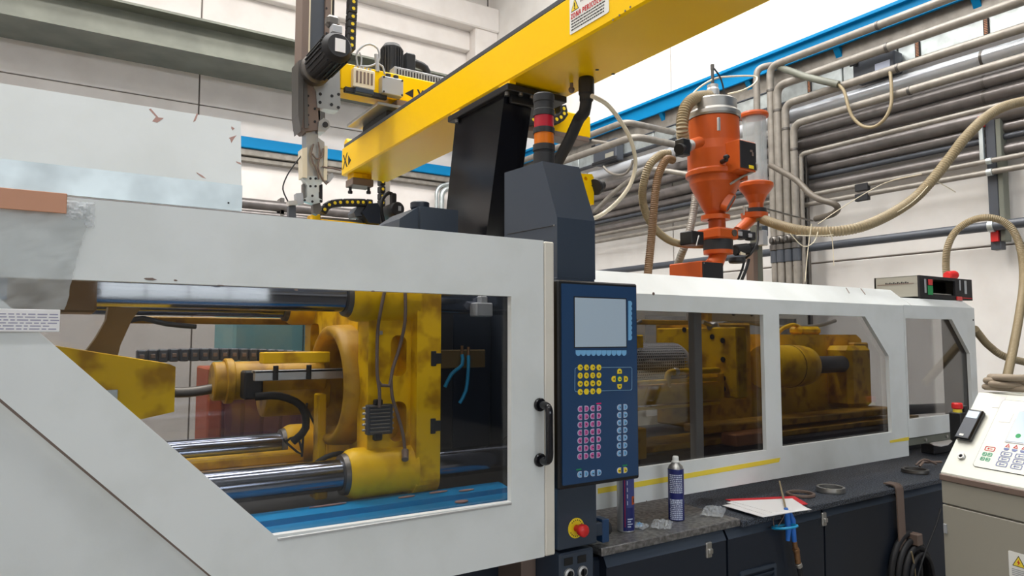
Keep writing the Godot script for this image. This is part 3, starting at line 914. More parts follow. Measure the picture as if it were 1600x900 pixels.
func control_panel() -> void:
	var t := thing("control_panel", "blue operator panel with grey screen and rows of coloured keys", "control panel", V(1.505, 1.04, -0.02))
	var x0 := 1.334
	var x1 := 1.678
	var y0 := 1.038
	var y1 := 1.703
	part(mb().box(V(x0, y0, -0.058), V(x1, y1, 0.004), 0.005), "housing", M.black, t)
	part(mb().box(V(1.322, 1.1, -0.056), V(1.335, 1.69, -0.03), 0.002), "hinge", M.blackgloss, t)
	part(mb().cyl(onz(868, 475, -0.02), onz(868, 475, -0.02) + V(0.012, 0, 0), 0.004, 10), "hinge_pin", M.brass, t)
	part(mb().plate(rrect(x0 + 0.013, y0 + 0.013, x1 - 0.01, y1 - 0.012, 0.004), 0.003, 0.008, 2), "face_plate", M.panelblue, t)
	var scr := part(mb().plate(rect(1.399, 1.487, 1.619, 1.6475), 0.008, 0.0095, 2), "screen", M.screen, t)
	part(mb().plate(rect(1.395, 1.483, 1.623, 1.6515), 0.0075, 0.0085, 2, [rect(1.399, 1.487, 1.619, 1.6475)]), "screen_frame", M.ink, scr)
	# key shapes: round, half-round to either side, scallop below / right
	var shapes := {}
	var d := func(r: float, flat: int) -> Array:
		var o := []
		if flat == 0:
			return disc(0, 0, r, 20)
		for i in 13:
			var a := -PI / 2 + PI * i / 12
			o.append(P(cos(a) * r, sin(a) * r))
		o.append(P(-r * 0.75, r)); o.append(P(-r * 0.75, -r))
		var turned := []
		for p in o:
			turned.append(p if flat == 1 else (P(-p.x, p.y) if flat == 2 else (P(p.y, p.x) if flat == 3 else P(p.y, -p.x))))
		return turned
	for k in 5:
		shapes[k] = mb().plate(d.call(0.0098, k), 0, 0.0016, 2).mesh()
		shapes["in%d" % k] = mb().plate(d.call(0.0078, k if k == 0 else k), 0, 0.0021, 2).mesh()
	shapes["s"] = mb().plate(d.call(0.0105, 4), 0, 0.0015, 2).mesh()
	shapes["r"] = mb().plate(d.call(0.0095, 1), 0, 0.0015, 2).mesh()
	var leg := []
	var r := RandomNumberGenerator.new()
	r.seed = 21
	for i in 6:
		var b := mb()
		for j in 3:
			b.boxc(V(r.randf_range(-0.003, 0.003), r.randf_range(-0.003, 0.003), 0.0024), V(r.randf_range(0.0015, 0.006), r.randf_range(0.0012, 0.003), 0.0006))
		leg.append(b.mesh())
	var arrow := mb().plate([P(-0.004, -0.002), P(0.004, -0.002), P(0, 0.004)], 0.002, 0.0026, 2).mesh()
	var key := func(px: float, py: float, sh, m: Material, mark := -1, inner: Material = null):
		var q := onz(px, py, 0.008)
		var o := put(shapes[sh], "key", m, t, q)
		if inner:
			put(shapes["in%d" % sh], "key_cap", inner, o, Vector3.ZERO)
		if mark >= 0:
			put(leg[mark % 6], "legend", M.ink, o, Vector3.ZERO)
		return o
	for j in 4:
		for i in 4:
			key.call(906.3 + i * 9.75, 574.2 + j * 12.75 - i * j * 0.18, 0, M.keyyellow, i * 3 + j if not (j == 3 and i % 2 == 1) else -1)
	var ar := [[967.8, 580.5, 3, 0.0], [967.8, 603.5, 4, PI], [958.8, 592.2, 2, PI / 2], [977.4, 592.2, 1, -PI / 2]]
	for a in ar:
		var o = key.call(a[0], a[1], a[2], M.keyyellow)
		put(arrow, "arrow", M.ink, o).rotation.z = a[3]
	key.call(967.8, 592.2, 0, M.green, 2, M.keyyellow)
	for j in 7:
		for i in 4:
			key.call(906.3 + i * 9.7 - j * 0.12, 639.2 + j * 12.35 - i * (0.6 + j * 0.05), 2 if i % 2 == 0 else 1, M.keygrey, i + j * 2, M.keypink)
		for i in 2:
			key.call(967.6 + i * 9.1 - j * 0.08, 636.6 + j * 11.95 - i * 0.7, 2 if i == 0 else 1, M.keygrey, i + j, M.keyblue)
	for i in 4:
		key.call(905.6 + i * 9.7 + (1.0 if i > 1 else 0.0), 741.4 - i * 1.05, 2 if i % 2 == 0 else 1, M.keygrey, i, M.keyblue)
	for i in 2:
		key.call(967.4 + i * 9.2, 735.2 - i * 0.9, 2 if i == 0 else 1, M.keygrey, i + 2, M.keyyellow)
	for i in 10:
		key.call(903.3 + i * 7.95, 551.0, "s", M.keyblue)
	for i in 8:
		key.call(984.0, 474.5 + i * 7.55, "r", M.keyblue)
	# frame line round the number pad, small coloured bars over keys
	var b := mb()
	var rr := []
	for p in [[898.5, 574.5], [987.5, 574.0], [987.3, 609.5], [898.0, 612.0]]:
		rr.append(onz(p[0], p[1], 0.0084))
	b.tube(legs([rr[0].lerp(rr[1], 0.5), rr[1], rr[2], rr[3], rr[0], rr[0].lerp(rr[1], 0.5)], 0.008), 0.0009, 6)
	part(b, "frame_line", M.line, t)
	for c in [[935.6, 630.5, "magenta"], [904.4, 733.6, "green"], [976.4, 727.2, "green"]]:
		part(mb().boxc(onz(c[0], c[1], 0.0084), V(0.02, 0.004, 0.0008)), "marker", M[c[2]], t)

func injection_unit() -> void:
	var t := thing("injection_unit", "yellow injection unit with perforated barrel cover behind the brown rear windows", "injection unit", V(3.2, 0.95, -0.9))
	# perforated barrel cover: hoops and strips over a dark barrel
	var b := mb()
	var r := 0.112
	var c := V(0, 1.375, -0.88)
	for i in 62:
		var x := 1.85 + i * 0.0145
		b.lathe([P(r, 0), P(r + 0.001, 0.003), P(r, 0.0065)], V(x, c.y, c.z), Vector3.RIGHT, 30)
	for k in 46:
		var a := TAU * k / 46
		b.t = Transform3D(Basis(Vector3.RIGHT, a), V(1.85, c.y, c.z))
		b.box(V(0, r - 0.001, -0.0038), V(0.90, r + 0.0012, 0.0038))
	b.t = Transform3D()
	stuff(part(b, "perforated_cover", M.gridgrey, t))
	part(mb().cyl(V(1.7, c.y, c.z), V(2.74, c.y, c.z), 0.098, 28), "barrel", M.dark, t)
	part(mb().lathe([P(r, 0), P(r, 0.015), P(0.095, 0.05), P(0.06, 0.07)], V(2.745, c.y, c.z), Vector3.RIGHT, 30), "end_ring", M.gridgrey, t)
	part(mb().cyl(V(1.8, 1.238, -0.72), V(2.9, 1.238, -0.72), 0.05, 28, 0.004), "hydraulic_cylinder", M.yellow_dirty, t)
	part(mb().cyl(V(1.8, 1.30, -0.70), V(2.9, 1.30, -0.70), 0.011, 14).cyl(V(1.8, 1.175, -0.70), V(2.9, 1.175, -0.70), 0.008, 12), "tie_rod", M.yellow, t)
	part(mb().tube(legs([V(2.53, 1.27, -0.70), V(2.53, 1.345, -0.70), V(2.9, 1.345, -0.70)], 0.03), 0.016, 14), "elbow_pipe", M.yellow_dirty, t)
	part(mb().cyl(V(2.575, 1.345, -0.70), V(2.6, 1.345, -0.70), 0.02, 14, 0.002), "nut", M.steel, t)
	# nozzle-side plate with bolts
	var q := onz(1159, 580, -0.62)
	var pl := part(mb().box(V(q.x - 0.035, 1.20, -1.2), V(q.x + 0.045, 1.57, -0.62), 0.006), "end_plate", M.yellow_dirty, t)
	for w in [[-0.71, 1.5], [-0.71, 1.4], [-0.71, 1.30], [-0.71, 1.245], [-0.78, 1.52], [-0.92, 1.5], [-0.98, 1.42], [-0.98, 1.56], [-0.8, 1.33]]:
		part(mb().cyl(V(q.x - 0.04, w[1], w[0]), V(q.x - 0.034, w[1], w[0]), 0.014, 14), "bolt_hole", M.dark, pl)
	part(mb().box(V(q.x - 0.09, 1.20, -0.80), V(q.x - 0.04, 1.33, -0.70), 0.004), "cylinder_foot", M.yellow_dirty, t)
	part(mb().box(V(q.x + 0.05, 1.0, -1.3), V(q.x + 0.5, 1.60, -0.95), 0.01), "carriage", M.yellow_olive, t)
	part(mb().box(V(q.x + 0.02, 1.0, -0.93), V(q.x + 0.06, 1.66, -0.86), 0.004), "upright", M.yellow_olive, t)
	# motor, shaft and bearing body further on
	part(mb().lathe([P(0, 0), P(0.128, 0), P(0.128, 0.33), P(0.118, 0.40), P(0.09, 0.44), P(0.05, 0.45)], V(3.53, 1.34, -0.9), Vector3.RIGHT, 40, true), "motor", M.yellow_dirty, t)
	part(mb().lathe([P(0.13, 0), P(0.132, 0.002), P(0.13, 0.004)], V(3.76, 1.34, -0.9), Vector3.RIGHT, 40), "motor_seam", M.dark, t)
	part(mb().cyl(V(3.95, 1.34, -0.92), V(4.36, 1.34, -0.92), 0.055, 26, 0.004), "shaft", M.pipedark, t)
	b = mb()
	b.plate([P(3.5, 1.0), P(4.55, 1.0), P(4.78, 1.12), P(4.80, 1.50), P(4.74, 1.535), P(3.5, 1.535)], -1.2, -1.04, 2)
	b.box(V(4.36, 1.05, -1.05), V(4.62, 1.46, -0.86), 0.03)
	part(b, "bearing_body", M.yellow_dirty, t)
	part(mb().box(V(4.62, 1.1, -1.04), V(4.79, 1.48, -0.98), 0.01), "side_cover", M.yellow_olive, t)
	part(mb().tube(path([V(3.93, 1.53, -1.1), V(4.0, 1.575, -1.1), V(4.11, 1.60, -1.1), V(4.2, 1.575, -1.1)]), 0.013, 12), "lifting_loop", M.yellow_dirty, t)
	part(mb().box(V(4.13, 1.53, -1.16), V(4.37, 1.59, -1.06), 0.02), "cap_block", M.yellow_dirty, t)
	part(mb().tube(path([V(3.6, 1.60, -1.25), V(3.8, 1.615, -1.25), V(4.2, 1.585, -1.25), V(4.6, 1.60, -1.25), V(4.9, 1.64, -1.3)]), 0.014, 8), "grey_hose", M.pipe, t)
	part(mb().box(V(3.3, 1.62, -1.3), V(3.95, 1.70, -1.24), 0.004), "bolted_rail", M.gridgrey, t)
	for x in [3.68, 3.86]:
		part(mb().cyl(V(x, 1.665, -1.241), V(x, 1.665, -1.232), 0.01, 10), "bolt", M.dark, t)
	# slides, brackets and hoses under and above the barrel
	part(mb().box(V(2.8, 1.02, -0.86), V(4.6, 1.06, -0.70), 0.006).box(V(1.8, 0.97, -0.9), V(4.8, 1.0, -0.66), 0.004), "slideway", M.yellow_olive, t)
	part(mb().box(V(2.86, 0.97, -0.66), V(3.2, 1.03, -0.56), 0.006), "slide_block", M.brown, t)
	b = mb()
	b.plate([P(2.02, 1.16), P(2.10, 1.16), P(2.145, 1.08), P(2.17, 1.03), P(2.17, 0.97), P(2.23, 0.97), P(2.23, 1.05), P(2.10, 1.05)], -0.7, -0.63, 2)
	part(b, "angle_bracket", M.yellow_dirty, t)
	part(mb().box(V(2.2, 0.96, -0.66), V(2.29, 1.10, -0.6), 0.004), "slide_foot", M.yellow_olive, t)
	for w in [[1.98, 1.50, 0.14, 0.07], [2.16, 1.52, 0.1, 0.06], [2.42, 1.49, 0.12, 0.08]]:
		part(mb().boxc(V(w[0], w[1], -0.86), V(w[2], w[3], 0.1), 0.006), "heater_box", M.yellow_dirty, t)
	part(mb().box(V(1.8, 1.585, -1.0), V(2.9, 1.61, -0.9), 0.003).box(V(2.05, 1.61, -0.95), V(2.42, 1.65, -0.85), 0.004), "cable_tray", M.yellow_olive, t)
	part(mb().tube(path([V(2.1, 1.68, -0.7), V(2.18, 1.60, -0.72), V(2.32, 1.57, -0.76), V(2.45, 1.60, -0.8)]), 0.009, 8).tube(path([V(2.0, 1.64, -0.75), V(2.04, 1.56, -0.75), V(2.12, 1.5, -0.78)]), 0.006, 8), "heater_cable", M.pipe, t)
	part(mb().box(V(1.8, 1.64, -1.05), V(2.0, 1.70, -0.8), 0.004), "dark_box", M.dark, t)
	part(mb().box(V(1.76, 0.98, -1.34), V(2.75, 1.72, -1.32), 0.002), "barrel_shield", M.pipedark, t)
	b = mb()
	b.ball(V(2.98, 1.575, -0.8), V(0.04, 0.03, 0.03), 10).cyl(V(2.9, 1.60, -0.8), V(3.05, 1.55, -0.78), 0.012, 10)
	part(b, "fitting", M.steel, t)
	part(mb().cyl(onz(1400, 641, -0.6), onz(1482, 637, -0.6), 0.032, 24, 0.012), "rear_cylinder", M.pipedark, t)

func wpts(a: Array, z: float) -> Array:
	var o := []
	for p in a:
		var w := onz(p[0], p[1], z)
		o.append(P(w.x, w.y))
	return o

func injection_guards() -> void:
	var z := -0.3
	var t := thing("rear_guard_cover", "long white guard cover with two brown windows and yellow tape over the injection unit", "guard cover", V(2.8, 0.86, -0.34))
	var w1 := [P(1.72, 1.628), P(2.752, 1.623), P(2.752, 0.998), P(1.72, 0.998)]
	var w2 := wpts([[1217.2, 492.7], [1351.5, 494.9], [1388.7, 556.4], [1391.7, 662.3], [1222.3, 686.1]], z)
	w2 = [P(2.868, 1.628), P(w2[1].x, 1.628), P(w2[2].x, w2[2].y), P(w2[2].x + 0.004, 1.003), P(2.868, 1.003)]
	part(mb().plate([P(1.60, 0.862), P(3.975, 0.862), P(3.975, 1.6955), P(1.60, 1.6955)], z - 0.02, z, 2, [w1, w2]), "front_panel", M.white, t)
	var b := mb()
	b.plate([P(-0.3, 1.6955), P(-0.415, 1.793), P(-0.66, 1.793), P(-0.66, 1.77), P(-0.42, 1.77), P(-0.325, 1.685)], 1.60, 4.06, 0)
	b.plate([P(-0.33, 1.70), P(-0.415, 1.79), P(-0.56, 1.79), P(-0.56, 1.70)], 4.05, 4.062, 0)
	part(b, "top_panel", M.white, t)
	part(mb().plate([P(1.71, 1.638), P(2.762, 1.633), P(2.762, 0.988), P(1.71, 0.988)], z - 0.03, z - 0.024, 2), "window_pane", M.pane_brown, t)
	part(mb().plate([P(2.858, 1.638), P(w2[1].x, 1.638), P(w2[2].x + 0.01, w2[2].y), P(w2[2].x + 0.014, 0.993), P(2.858, 0.993)], z - 0.03, z - 0.024, 2), "window_pane", M.pane_brown, t)
	part(mb().plate(wpts([[934, 763], [1000, 752], [1219, 715], [1217, 722], [1000, 760.5], [934, 771.5]], z), z, z + 0.001, 2), "yellow_tape", M.tapeyellow, t)
	part(mb().plate(wpts([[1390, 688.5], [1420, 682.5], [1420, 688], [1391, 692]], z), z, z + 0.001, 2), "yellow_tape", M.tapeyellow, t)
	var p := onz(1091, 600, -0.42)
	part(mb().box(V(p.x - 0.028, 0.9, -0.45), V(p.x + 0.02, 1.75, -0.41), 0.003), "inner_post", M.whiteplastic, t)
	for s in [[1322, 450, 1327, 458], [1345, 451, 1352, 460], [1290, 468.5, 1291, 470]]:
		part(mb().tube(PackedVector3Array([onz(s[0], s[1], -0.37), onz(s[2], s[3], -0.335)]), 0.0025, 6), "scratch", M.taupe, t)
	for s in [[1021, 459, 5, 1.5], [1010, 783, 2, 1.6], [1108, 768, 2, 1.4]]:
		var q := onz(s[0], s[1], z)
		part(mb().plate(disc(q.x, q.y, 0.0028 * s[2] * 0.5, 8), z, z + 0.0008, 2), "chip", M.taupe, t)
	# lower end guard with one window and bolted rail
	t = thing("end_guard_cover", "lower white end guard with one cut-corner brown window at the machine's far end", "guard cover", V(4.4, 0.93, -0.34))
	var w3 := wpts([[1413, 497.5], [1487.5, 498.8], [1515.5, 552.5], [1521, 643], [1418.7, 655.5]], z)
	w3 = [P(3.995, 1.624), P(w3[1].x, 1.624), P(w3[2].x, w3[2].y), P(w3[2].x + 0.004, 1.06), P(3.995, 1.06)]
	part(mb().plate([P(3.979, 0.958), P(4.803, 0.958), P(4.803, 1.699), P(3.979, 1.699)], z - 0.02, z, 2, [w3]), "front_panel", M.white, t)
	part(mb().plate([P(-0.3, 1.699), P(-0.36, 1.746), P(-0.9, 1.746), P(-0.9, 1.72), P(-0.37, 1.72), P(-0.32, 1.69)], 4.064, 4.79, 0), "top_panel", M.white, t)
	part(mb().plate([P(3.985, 1.634), P(w3[1].x, 1.634), P(w3[2].x + 0.01, w3[2].y), P(w3[2].x + 0.012, 1.05), P(3.985, 1.05)], z - 0.03, z - 0.024, 2), "window_pane", M.pane_brown, t)
	part(mb().cyl(onz(1520.5, 500, z), onz(1520.5, 500, z) + V(0, 0, 0.002), 0.006, 10), "screw_hole", M.dark, t)
	var rail := part(mb().box(V(3.979, 0.912, -0.34), V(4.85, 0.955, -0.305), 0.004), "bolted_rail", M.beamgrey, t)
	for x in [4.16, 4.40, 4.62]:
		part(mb().cyl(V(x, 0.935, -0.305), V(x, 0.935, -0.296), 0.009, 8), "bolt", M.steel, rail)
	part(mb().box(V(4.72, 0.95, -0.46), V(4.79, 1.70, -0.34), 0.004), "inner_post", M.pipedark, t)
	# far guards of the injection side
	t = thing("far_injection_guard", "far side guard frame with brown panes behind the injection unit", "guard cover", V(3.2, 0.86, -1.6))
	part(mb().plate(rect(1.78, 0.86, 5.0, 1.74), -1.62, -1.6, 2, [rect(1.9, 1.0, 3.1, 1.66), rect(3.24, 1.0, 4.86, 1.66)]), "frame", M.white, t)
	part(mb().box(V(1.9, 1.0, -1.615), V(3.1, 1.66, -1.607)), "window_pane", M.pane_brown, t)
	part(mb().box(V(3.24, 1.0, -1.615), V(4.86, 1.66, -1.607)), "window_pane", M.pane_brown, t)
	# small navy hood with round cap behind the door's top edge
	t = thing("navy_hood", "small dark navy hood with round cap behind the door's top edge", "hood", V(1.3, 1.8, -0.95))
	b = mb()
	var zz := -0.9
	var h0 := onz(624, 356, zz)
	var h1 := onz(657, 322, zz)
	var h2 := onz(700, 326, zz)
	b.plate([P(-1.25, 1.75), P(-0.9, 1.75), P(-0.9, h1.y), P(-1.25, h1.y)], h1.x, h2.x + 0.05, 0)
	b.plate([P(h0.x, 1.75), P(h1.x, 1.75), P(h1.x, h1.y), P(h0.x + 0.01, h1.y - 0.06)], -1.2, -0.92, 2)
	part(b, "hood_body", M.navy, t)
	part(mb().cyl(V(h1.x + 0.03, h1.y, -0.97), V(h1.x + 0.03, h1.y + 0.03, -0.97), 0.042, 20, 0.004), "cap", M.navy_dark, t)

func gantry() -> void:
	var X0 := 1.60
	var X1 := 1.945
	var y0 := 2.635
	var y1 := 2.832
	var t := thing("gantry_beam", "big yellow gantry beam crossing above the machine on a black column", "gantry beam", V(1.78, 1.8, -1.0))
	var b := mb()
	b.box(V(X0, y0, -2.87), V(X1, y1, 2.7), 0.008)
	var bm := part(b, "beam", M.yellow, t)
	part(mb().box(V(X0 + 0.005, y1, -2.84), V(X0 + 0.06, y1 + 0.022, 2.7), 0.002), "rail", M.pipedark, t)
	part(mb().box(V(X1 - 0.06, y1, -2.84), V(X1 - 0.005, y1 + 0.022, 2.7), 0.002), "rail", M.pipedark, t)
	part(mb().lathe([P(0, 0), P(0.035, 0), P(0.04, 0.008), P(0.04, 0.05), P(0.035, 0.06), P(0, 0.06)], V(X0 + 0.01, y1 + 0.02, -2.82), Vector3.RIGHT, 24, true), "pulley_cover", M.yellow, t)
	# stop block under the far end
	var sb := part(mb().box(V(X0 + 0.03, y0 - 0.035, -2.83), V(X0 + 0.16, y0, -2.71), 0.003), "stop_block", M.yellow_dirty, t)
	part(mb().box(V(X0 + 0.02, y0 - 0.085, -2.84), V(X0 + 0.17, y0 - 0.035, -2.70), 0.004), "buffer", M.taupe, sb)
	for w in [[X0 + 0.04, -2.80], [X0 + 0.15, -2.74]]:
		part(mb().cyl(V(w[0], y0 - 0.085, w[1]), V(w[0], y0 - 0.11, w[1]), 0.010, 10).cyl(V(w[0], y0 - 0.11, w[1]), V(w[0], y0 - 0.13, w[1]), 0.016, 12, 0.003), "buffer_bolt", M.black, sb)
	# the X mark at the far end
	var c := onx(539.5, 251.5, X0)
	words("X", "mark_letter", M.ink, bm, V(X0 - 0.001, c.y, c.z), V(0, 0, 1), Vector3.UP, 0.10, 0.10, false)
	var tr := []
	for q in [[544.5, 258], [544.5, 243], [548.5, 250]]:
		var w := onx(q[0], q[1], X0)
		tr.append(P(w.z, w.y))
	part(mb().plate(tr, X0 - 0.0025, X0, 0), "mark_arrow", M.ink, bm)
	# warning sign on the near part of the beam
	var sz0 := onx(891, 30, X0).z
	var sz1 := onx(952, 10, X0).z
	var sy0 := 2.675
	var sy1 := 2.815
	var sg := part(mb().plate(rrect(sz0, sy0, sz1, sy1, 0.006), X0 - 0.003, X0, 0), "warning_sign", M.whiteplastic, t)
	var sw := sz1 - sz0
	var fx := X0 - 0.004
	var R := V(0, 0, 1)
	var U := Vector3.UP
	var ty := sy1 - 0.030
	part(mb().plate([P(sz0 + sw * 0.04, ty - 0.026), P(sz0 + sw * 0.25, ty - 0.026), P(sz0 + sw * 0.145, ty + 0.024)], X0 - 0.0036, X0 - 0.003, 0), "triangle_edge", M.ink, sg)
	part(mb().plate([P(sz0 + sw * 0.058, ty - 0.0235), P(sz0 + sw * 0.232, ty - 0.0235), P(sz0 + sw * 0.145, ty + 0.018)], X0 - 0.0042, X0 - 0.0035, 0), "triangle", M.keyyellow, sg)
	words("!", "sign_mark", M.ink, sg, V(fx - 0.001, ty - 0.008, sz0 + sw * 0.145), R, U, 0.024, 0.006)
	words("ATTENZIONE", "sign_words", M.ink, sg, V(fx, ty + 0.004, sz0 + sw * 0.63), R, U, 0.022, sw * 0.66)
	words("ZONA PERICOLOSA", "sign_words", M.inkred, sg, V(fx, sy1 - 0.073, sz0 + sw * 0.5), R, U, 0.02, sw * 0.92)
	b = mb()
	var r := RandomNumberGenerator.new()
	r.seed = 9
	for row in 4:
		var z := sz0 + sw * 0.05
		while z < sz1 - sw * 0.12:
			var w := r.randf_range(0.004, 0.015)
			b.box(V(fx, sy0 + 0.046 - row * 0.0115, z), V(fx + 0.0008, sy0 + 0.0505 - row * 0.0115, minf(z + w, sz1 - sw * 0.06)))
			z += w + 0.003
	stuff(part(b, "sign_small_print", M.ink, sg))
	# two bolt holes and a lug underneath, tabs at the column top
	for q in [[933, 109], [958, 115.5]]:
		var w := ony(q[0], q[1], y0)
		part(mb().cyl(w, w + V(0, -0.0015, 0), 0.008, 12), "bolt_hole", M.dark, bm)
	for q in [[958, 31], [968, 24], [977, 17], [985, 11]]:
		var w := onx(q[0], q[1], X0)
		part(mb().cyl(w, w + V(-0.0015, 0, 0), 0.004, 10), "rivet", M.taupe, bm)
	var lug := ony(893, 130, y0)
	part(mb().cyl(lug, lug + V(0.0, -0.03, 0), 0.008, 10).ball(lug + V(0, -0.03, 0), V(0.014, 0.014, 0.014), 10), "lug", M.taupe, bm)
	# black column
	var XC := 1.615
	var a0 := onx(712, 200, XC)
	var a1 := onx(690, 362, XC)
	var b0 := onx(789, 154, XC)
	var b1 := onx(757, 365, XC)
	b = mb()
	b.plate([P(a0.z, y0 - 0.03), P(b0.z, y0 - 0.03), P(b1.z + (b1.z - b0.z) * 0.3, 1.716), P(a1.z + (a1.z - a0.z) * 0.3, 1.716)], XC, XC + 0.15, 0)
	part(b, "column", M.blackgloss, t)
	var fl := part(mb().box(V(XC - 0.025, y0 - 0.042, a0.z - 0.04), V(XC + 0.30, y0 - 0.012, b0.z + 0.06), 0.003), "column_flange", M.black, t)
	for q in [a0.z + 0.02, b0.z + 0.02]:
		part(mb().box(V(XC - 0.014, y0 - 0.012, q - 0.05), V(XC + 0.02, y0, q + 0.04), 0.001), "packing", M.yellow, fl)
		part(mb().cyl(V(XC - 0.008, y0 - 0.06, q + 0.01), V(XC - 0.008, y0 - 0.042, q + 0.01), 0.012, 6), "bolt", M.darksteel, fl)
	for dx in [0.05, 0.11, 0.2]:
		part(mb().cyl(V(XC + dx, y0 - 0.055, b0.z + 0.05), V(XC + dx, y0 - 0.042, b0.z + 0.05), 0.011, 6), "bolt", M.darksteel, fl)
	part(mb().box(V(XC + 0.02, y0 - 0.08, b0.z + 0.0), V(XC + 0.2, y0 - 0.02, b0.z + 0.02), 0.004), "gusset", M.black, fl)
	# conduit from the beam down into the navy cap
	t = thing("black_conduit", "thick black flexible conduit curving from the beam down behind the navy cap", "conduit", V(1.8, 2.1, -0.3))
	var e := ony(916, 122, y0)
	part(mb().lathe([P(0, 0), P(0.032, 0), P(0.034, -0.01), P(0.034, -0.07), P(0.03, -0.078), P(0.03, -0.1), P(0, -0.1)].map(func(p): return P(p.x, -p.y)), e, Vector3.DOWN, 24), "collar", M.black, t)
	part(mb().tube(path([e + V(0, -0.09, 0), e + V(-0.005, -0.15, -0.01), onz(905, 185, e.z - 0.06), onz(889, 220, e.z - 0.12), onz(873, 250, e.z - 0.18), onz(862, 275, e.z - 0.22)]), 0.026, 16), "hose", M.rubber, t)

func robot() -> void:
	var zf := -2.05
	var t := thing("robot_cross_arm", "yellow robot cross arm with motors and valve block riding on the gantry beam", "robot arm", V(1.8, 2.86, -2.1))
	# arm along the machine
	var l := onz(531, 150, zf)
	var ym := onz(640, 115, zf).y
	var yb := onz(640, 160, zf).y
	var xr := onz(923, 200, zf).x
	var bm := part(mb().box(V(l.x, yb, zf - 0.16), V(xr, ym - 0.02, zf), 0.006), "arm", M.yellow, t)
	part(mb().box(V(l.x + 0.35, yb - 0.035, zf - 0.14), V(xr - 0.02, yb, zf + 0.01), 0.003), "arm_rail", M.taupe, t)
	var c := onz(632, 146, zf)
	var tri := []
	for q in [[632.5, 146], [646, 139], [645.5, 153]]:
		var w := onz(q[0], q[1], zf)
		tri.append(P(w.x, w.y))
	part(mb().plate(tri, zf, zf + 0.002, 2), "mark_arrow", M.ink, bm)
	words("Y", "mark_letter", M.ink, bm, onz(657, 148, zf + 0.001), Vector3.RIGHT, Vector3.UP, 0.06, 0.05)
	# carriage plate over the gantry rail
	var cp := onz(590, 158, zf + 0.02)
	part(mb().box(V(cp.x, cp.y - 0.02, -2.56), V(2.0, cp.y, zf + 0.02), 0.003), "carriage_plate", M.steel, t)
	part(mb().box(V(1.61, 2.85, -2.5), V(1.9, cp.y - 0.02, -2.1), 0.004), "slide_block", M.dark, t)
	# grey box, slotted duct, motors
	var g := onz(611, 137, zf + 0.03)
	var gb := part(mb().boxc(g, V(0.135, 0.105, 0.06), 0.004), "terminal_box", M.gridgrey, t)
	for s in [[-0.058, -0.044], [0.058, -0.044], [-0.058, 0.044], [0.058, 0.044]]:
		part(mb().cyl(g + V(s[0], s[1], 0.03), g + V(s[0], s[1], 0.034), 0.006, 8), "box_screw", M.ink, gb)
	for s in [-0.02, 0.03]:
		part(mb().cyl(g + V(s, 0.05, 0), g + V(s, 0.08, 0), 0.016, 12, 0.003), "gland", M.dark, gb)
	var d0 := onz(616, 119, zf - 0.02)
	var d1 := onz(684, 131, zf - 0.02)
	var du := part(mb().box(V(d0.x, ym - 0.02, zf - 0.1), V(d1.x + 0.3, ym + 0.035, zf - 0.02), 0.003), "slotted_duct", M.gridgrey, t)
	for i in 20:
		part(mb().boxc(V(d0.x + 0.02 + i * 0.019, ym + 0.004, zf - 0.019), V(0.007, 0.032, 0.004)), "slot", M.ink, du)
	var finned := func(called: String, base: Vector3, axis: Vector3, r: float, h: float):
		var o := part(mb().lathe([P(0, 0), P(r * 0.93, 0), P(r * 0.93, h * 0.9), P(r * 0.7, h), P(0, h)], base, axis, 28), called, M.rubber, t)
		var b := mb()
		var x := axis.cross(V(0.3, 0.2, 0.93) if absf(axis.z) < 0.9 else Vector3.RIGHT).normalized()
		for i in 22:
			var a := TAU * i / 22
			b.t = Transform3D(Basis(axis, a) * Basis(x, axis, x.cross(axis)), base)
			b.box(V(r * 0.88, h * 0.06, -0.0035), V(r * 1.03, h * 0.86, 0.0035))
		stuff(part(b, "cooling_fins", M.rubber, o))
		return o
	var m1 := onz(612, 108, zf - 0.15)
	finned.call("drive_motor", V(m1.x, ym - 0.02, zf - 0.15), Vector3.UP, 0.07, 0.24)
	part(mb().boxc(V(m1.x + 0.12, ym + 0.12, zf - 0.17), V(0.07, 0.14, 0.09), 0.008), "motor_connector", M.rubber, t)
	part(mb().tube(path([V(m1.x + 0.15, ym + 0.15, zf - 0.17), V(m1.x + 0.24, ym + 0.13, zf - 0.17), V(m1.x + 0.26, ym + 0.06, zf - 0.17), V(m1.x + 0.25, ym - 0.02, zf - 0.17)]), 0.025, 10), "motor_cable", M.rubber, t)
	var m2 := onz(671, 122, zf - 0.2)
	finned.call("second_motor", V(m2.x, ym - 0.02, zf - 0.2), Vector3.UP, 0.065, 0.10)
	# valve block and looped hoses
	var v := onz(567, 125, zf + 0.02)
	var vb := part(mb().boxc(v, V(0.13, 0.115, 0.05), 0.004), "valve_block", M.cream, t)
	for i in 5:
		part(mb().boxc(v + V(-0.045 + i * 0.0225, 0.004, 0.026), V(0.012, 0.07, 0.006), 0.001), "valve", M.taupe, vb)
		part(mb().cyl(v + V(-0.045 + i * 0.0225, 0.055, 0.0), v + V(-0.045 + i * 0.0225, 0.075, 0), 0.007, 8), "valve_port", M.gridgrey, vb)
	part(mb().boxc(v + V(0, -0.075, 0.01), V(0.11, 0.03, 0.05), 0.003), "valve_base", M.navy, vb)
	part(mb().box(V(l.x + 0.02, yb - 0.02, zf), V(l.x + 0.28, yb + 0.01, zf + 0.03), 0.003), "hose_shelf", M.dark, t)
	var lp := []
	for q in [[559, 104], [557, 85], [566, 73], [578, 69], [590, 76], [593, 90], [588, 99], [575, 104], [562, 103]]:
		lp.append(onz(q[0], q[1], zf))
	part(mb().tube(path(lp), 0.006, 8), "looped_hose", M.gridgrey, t)
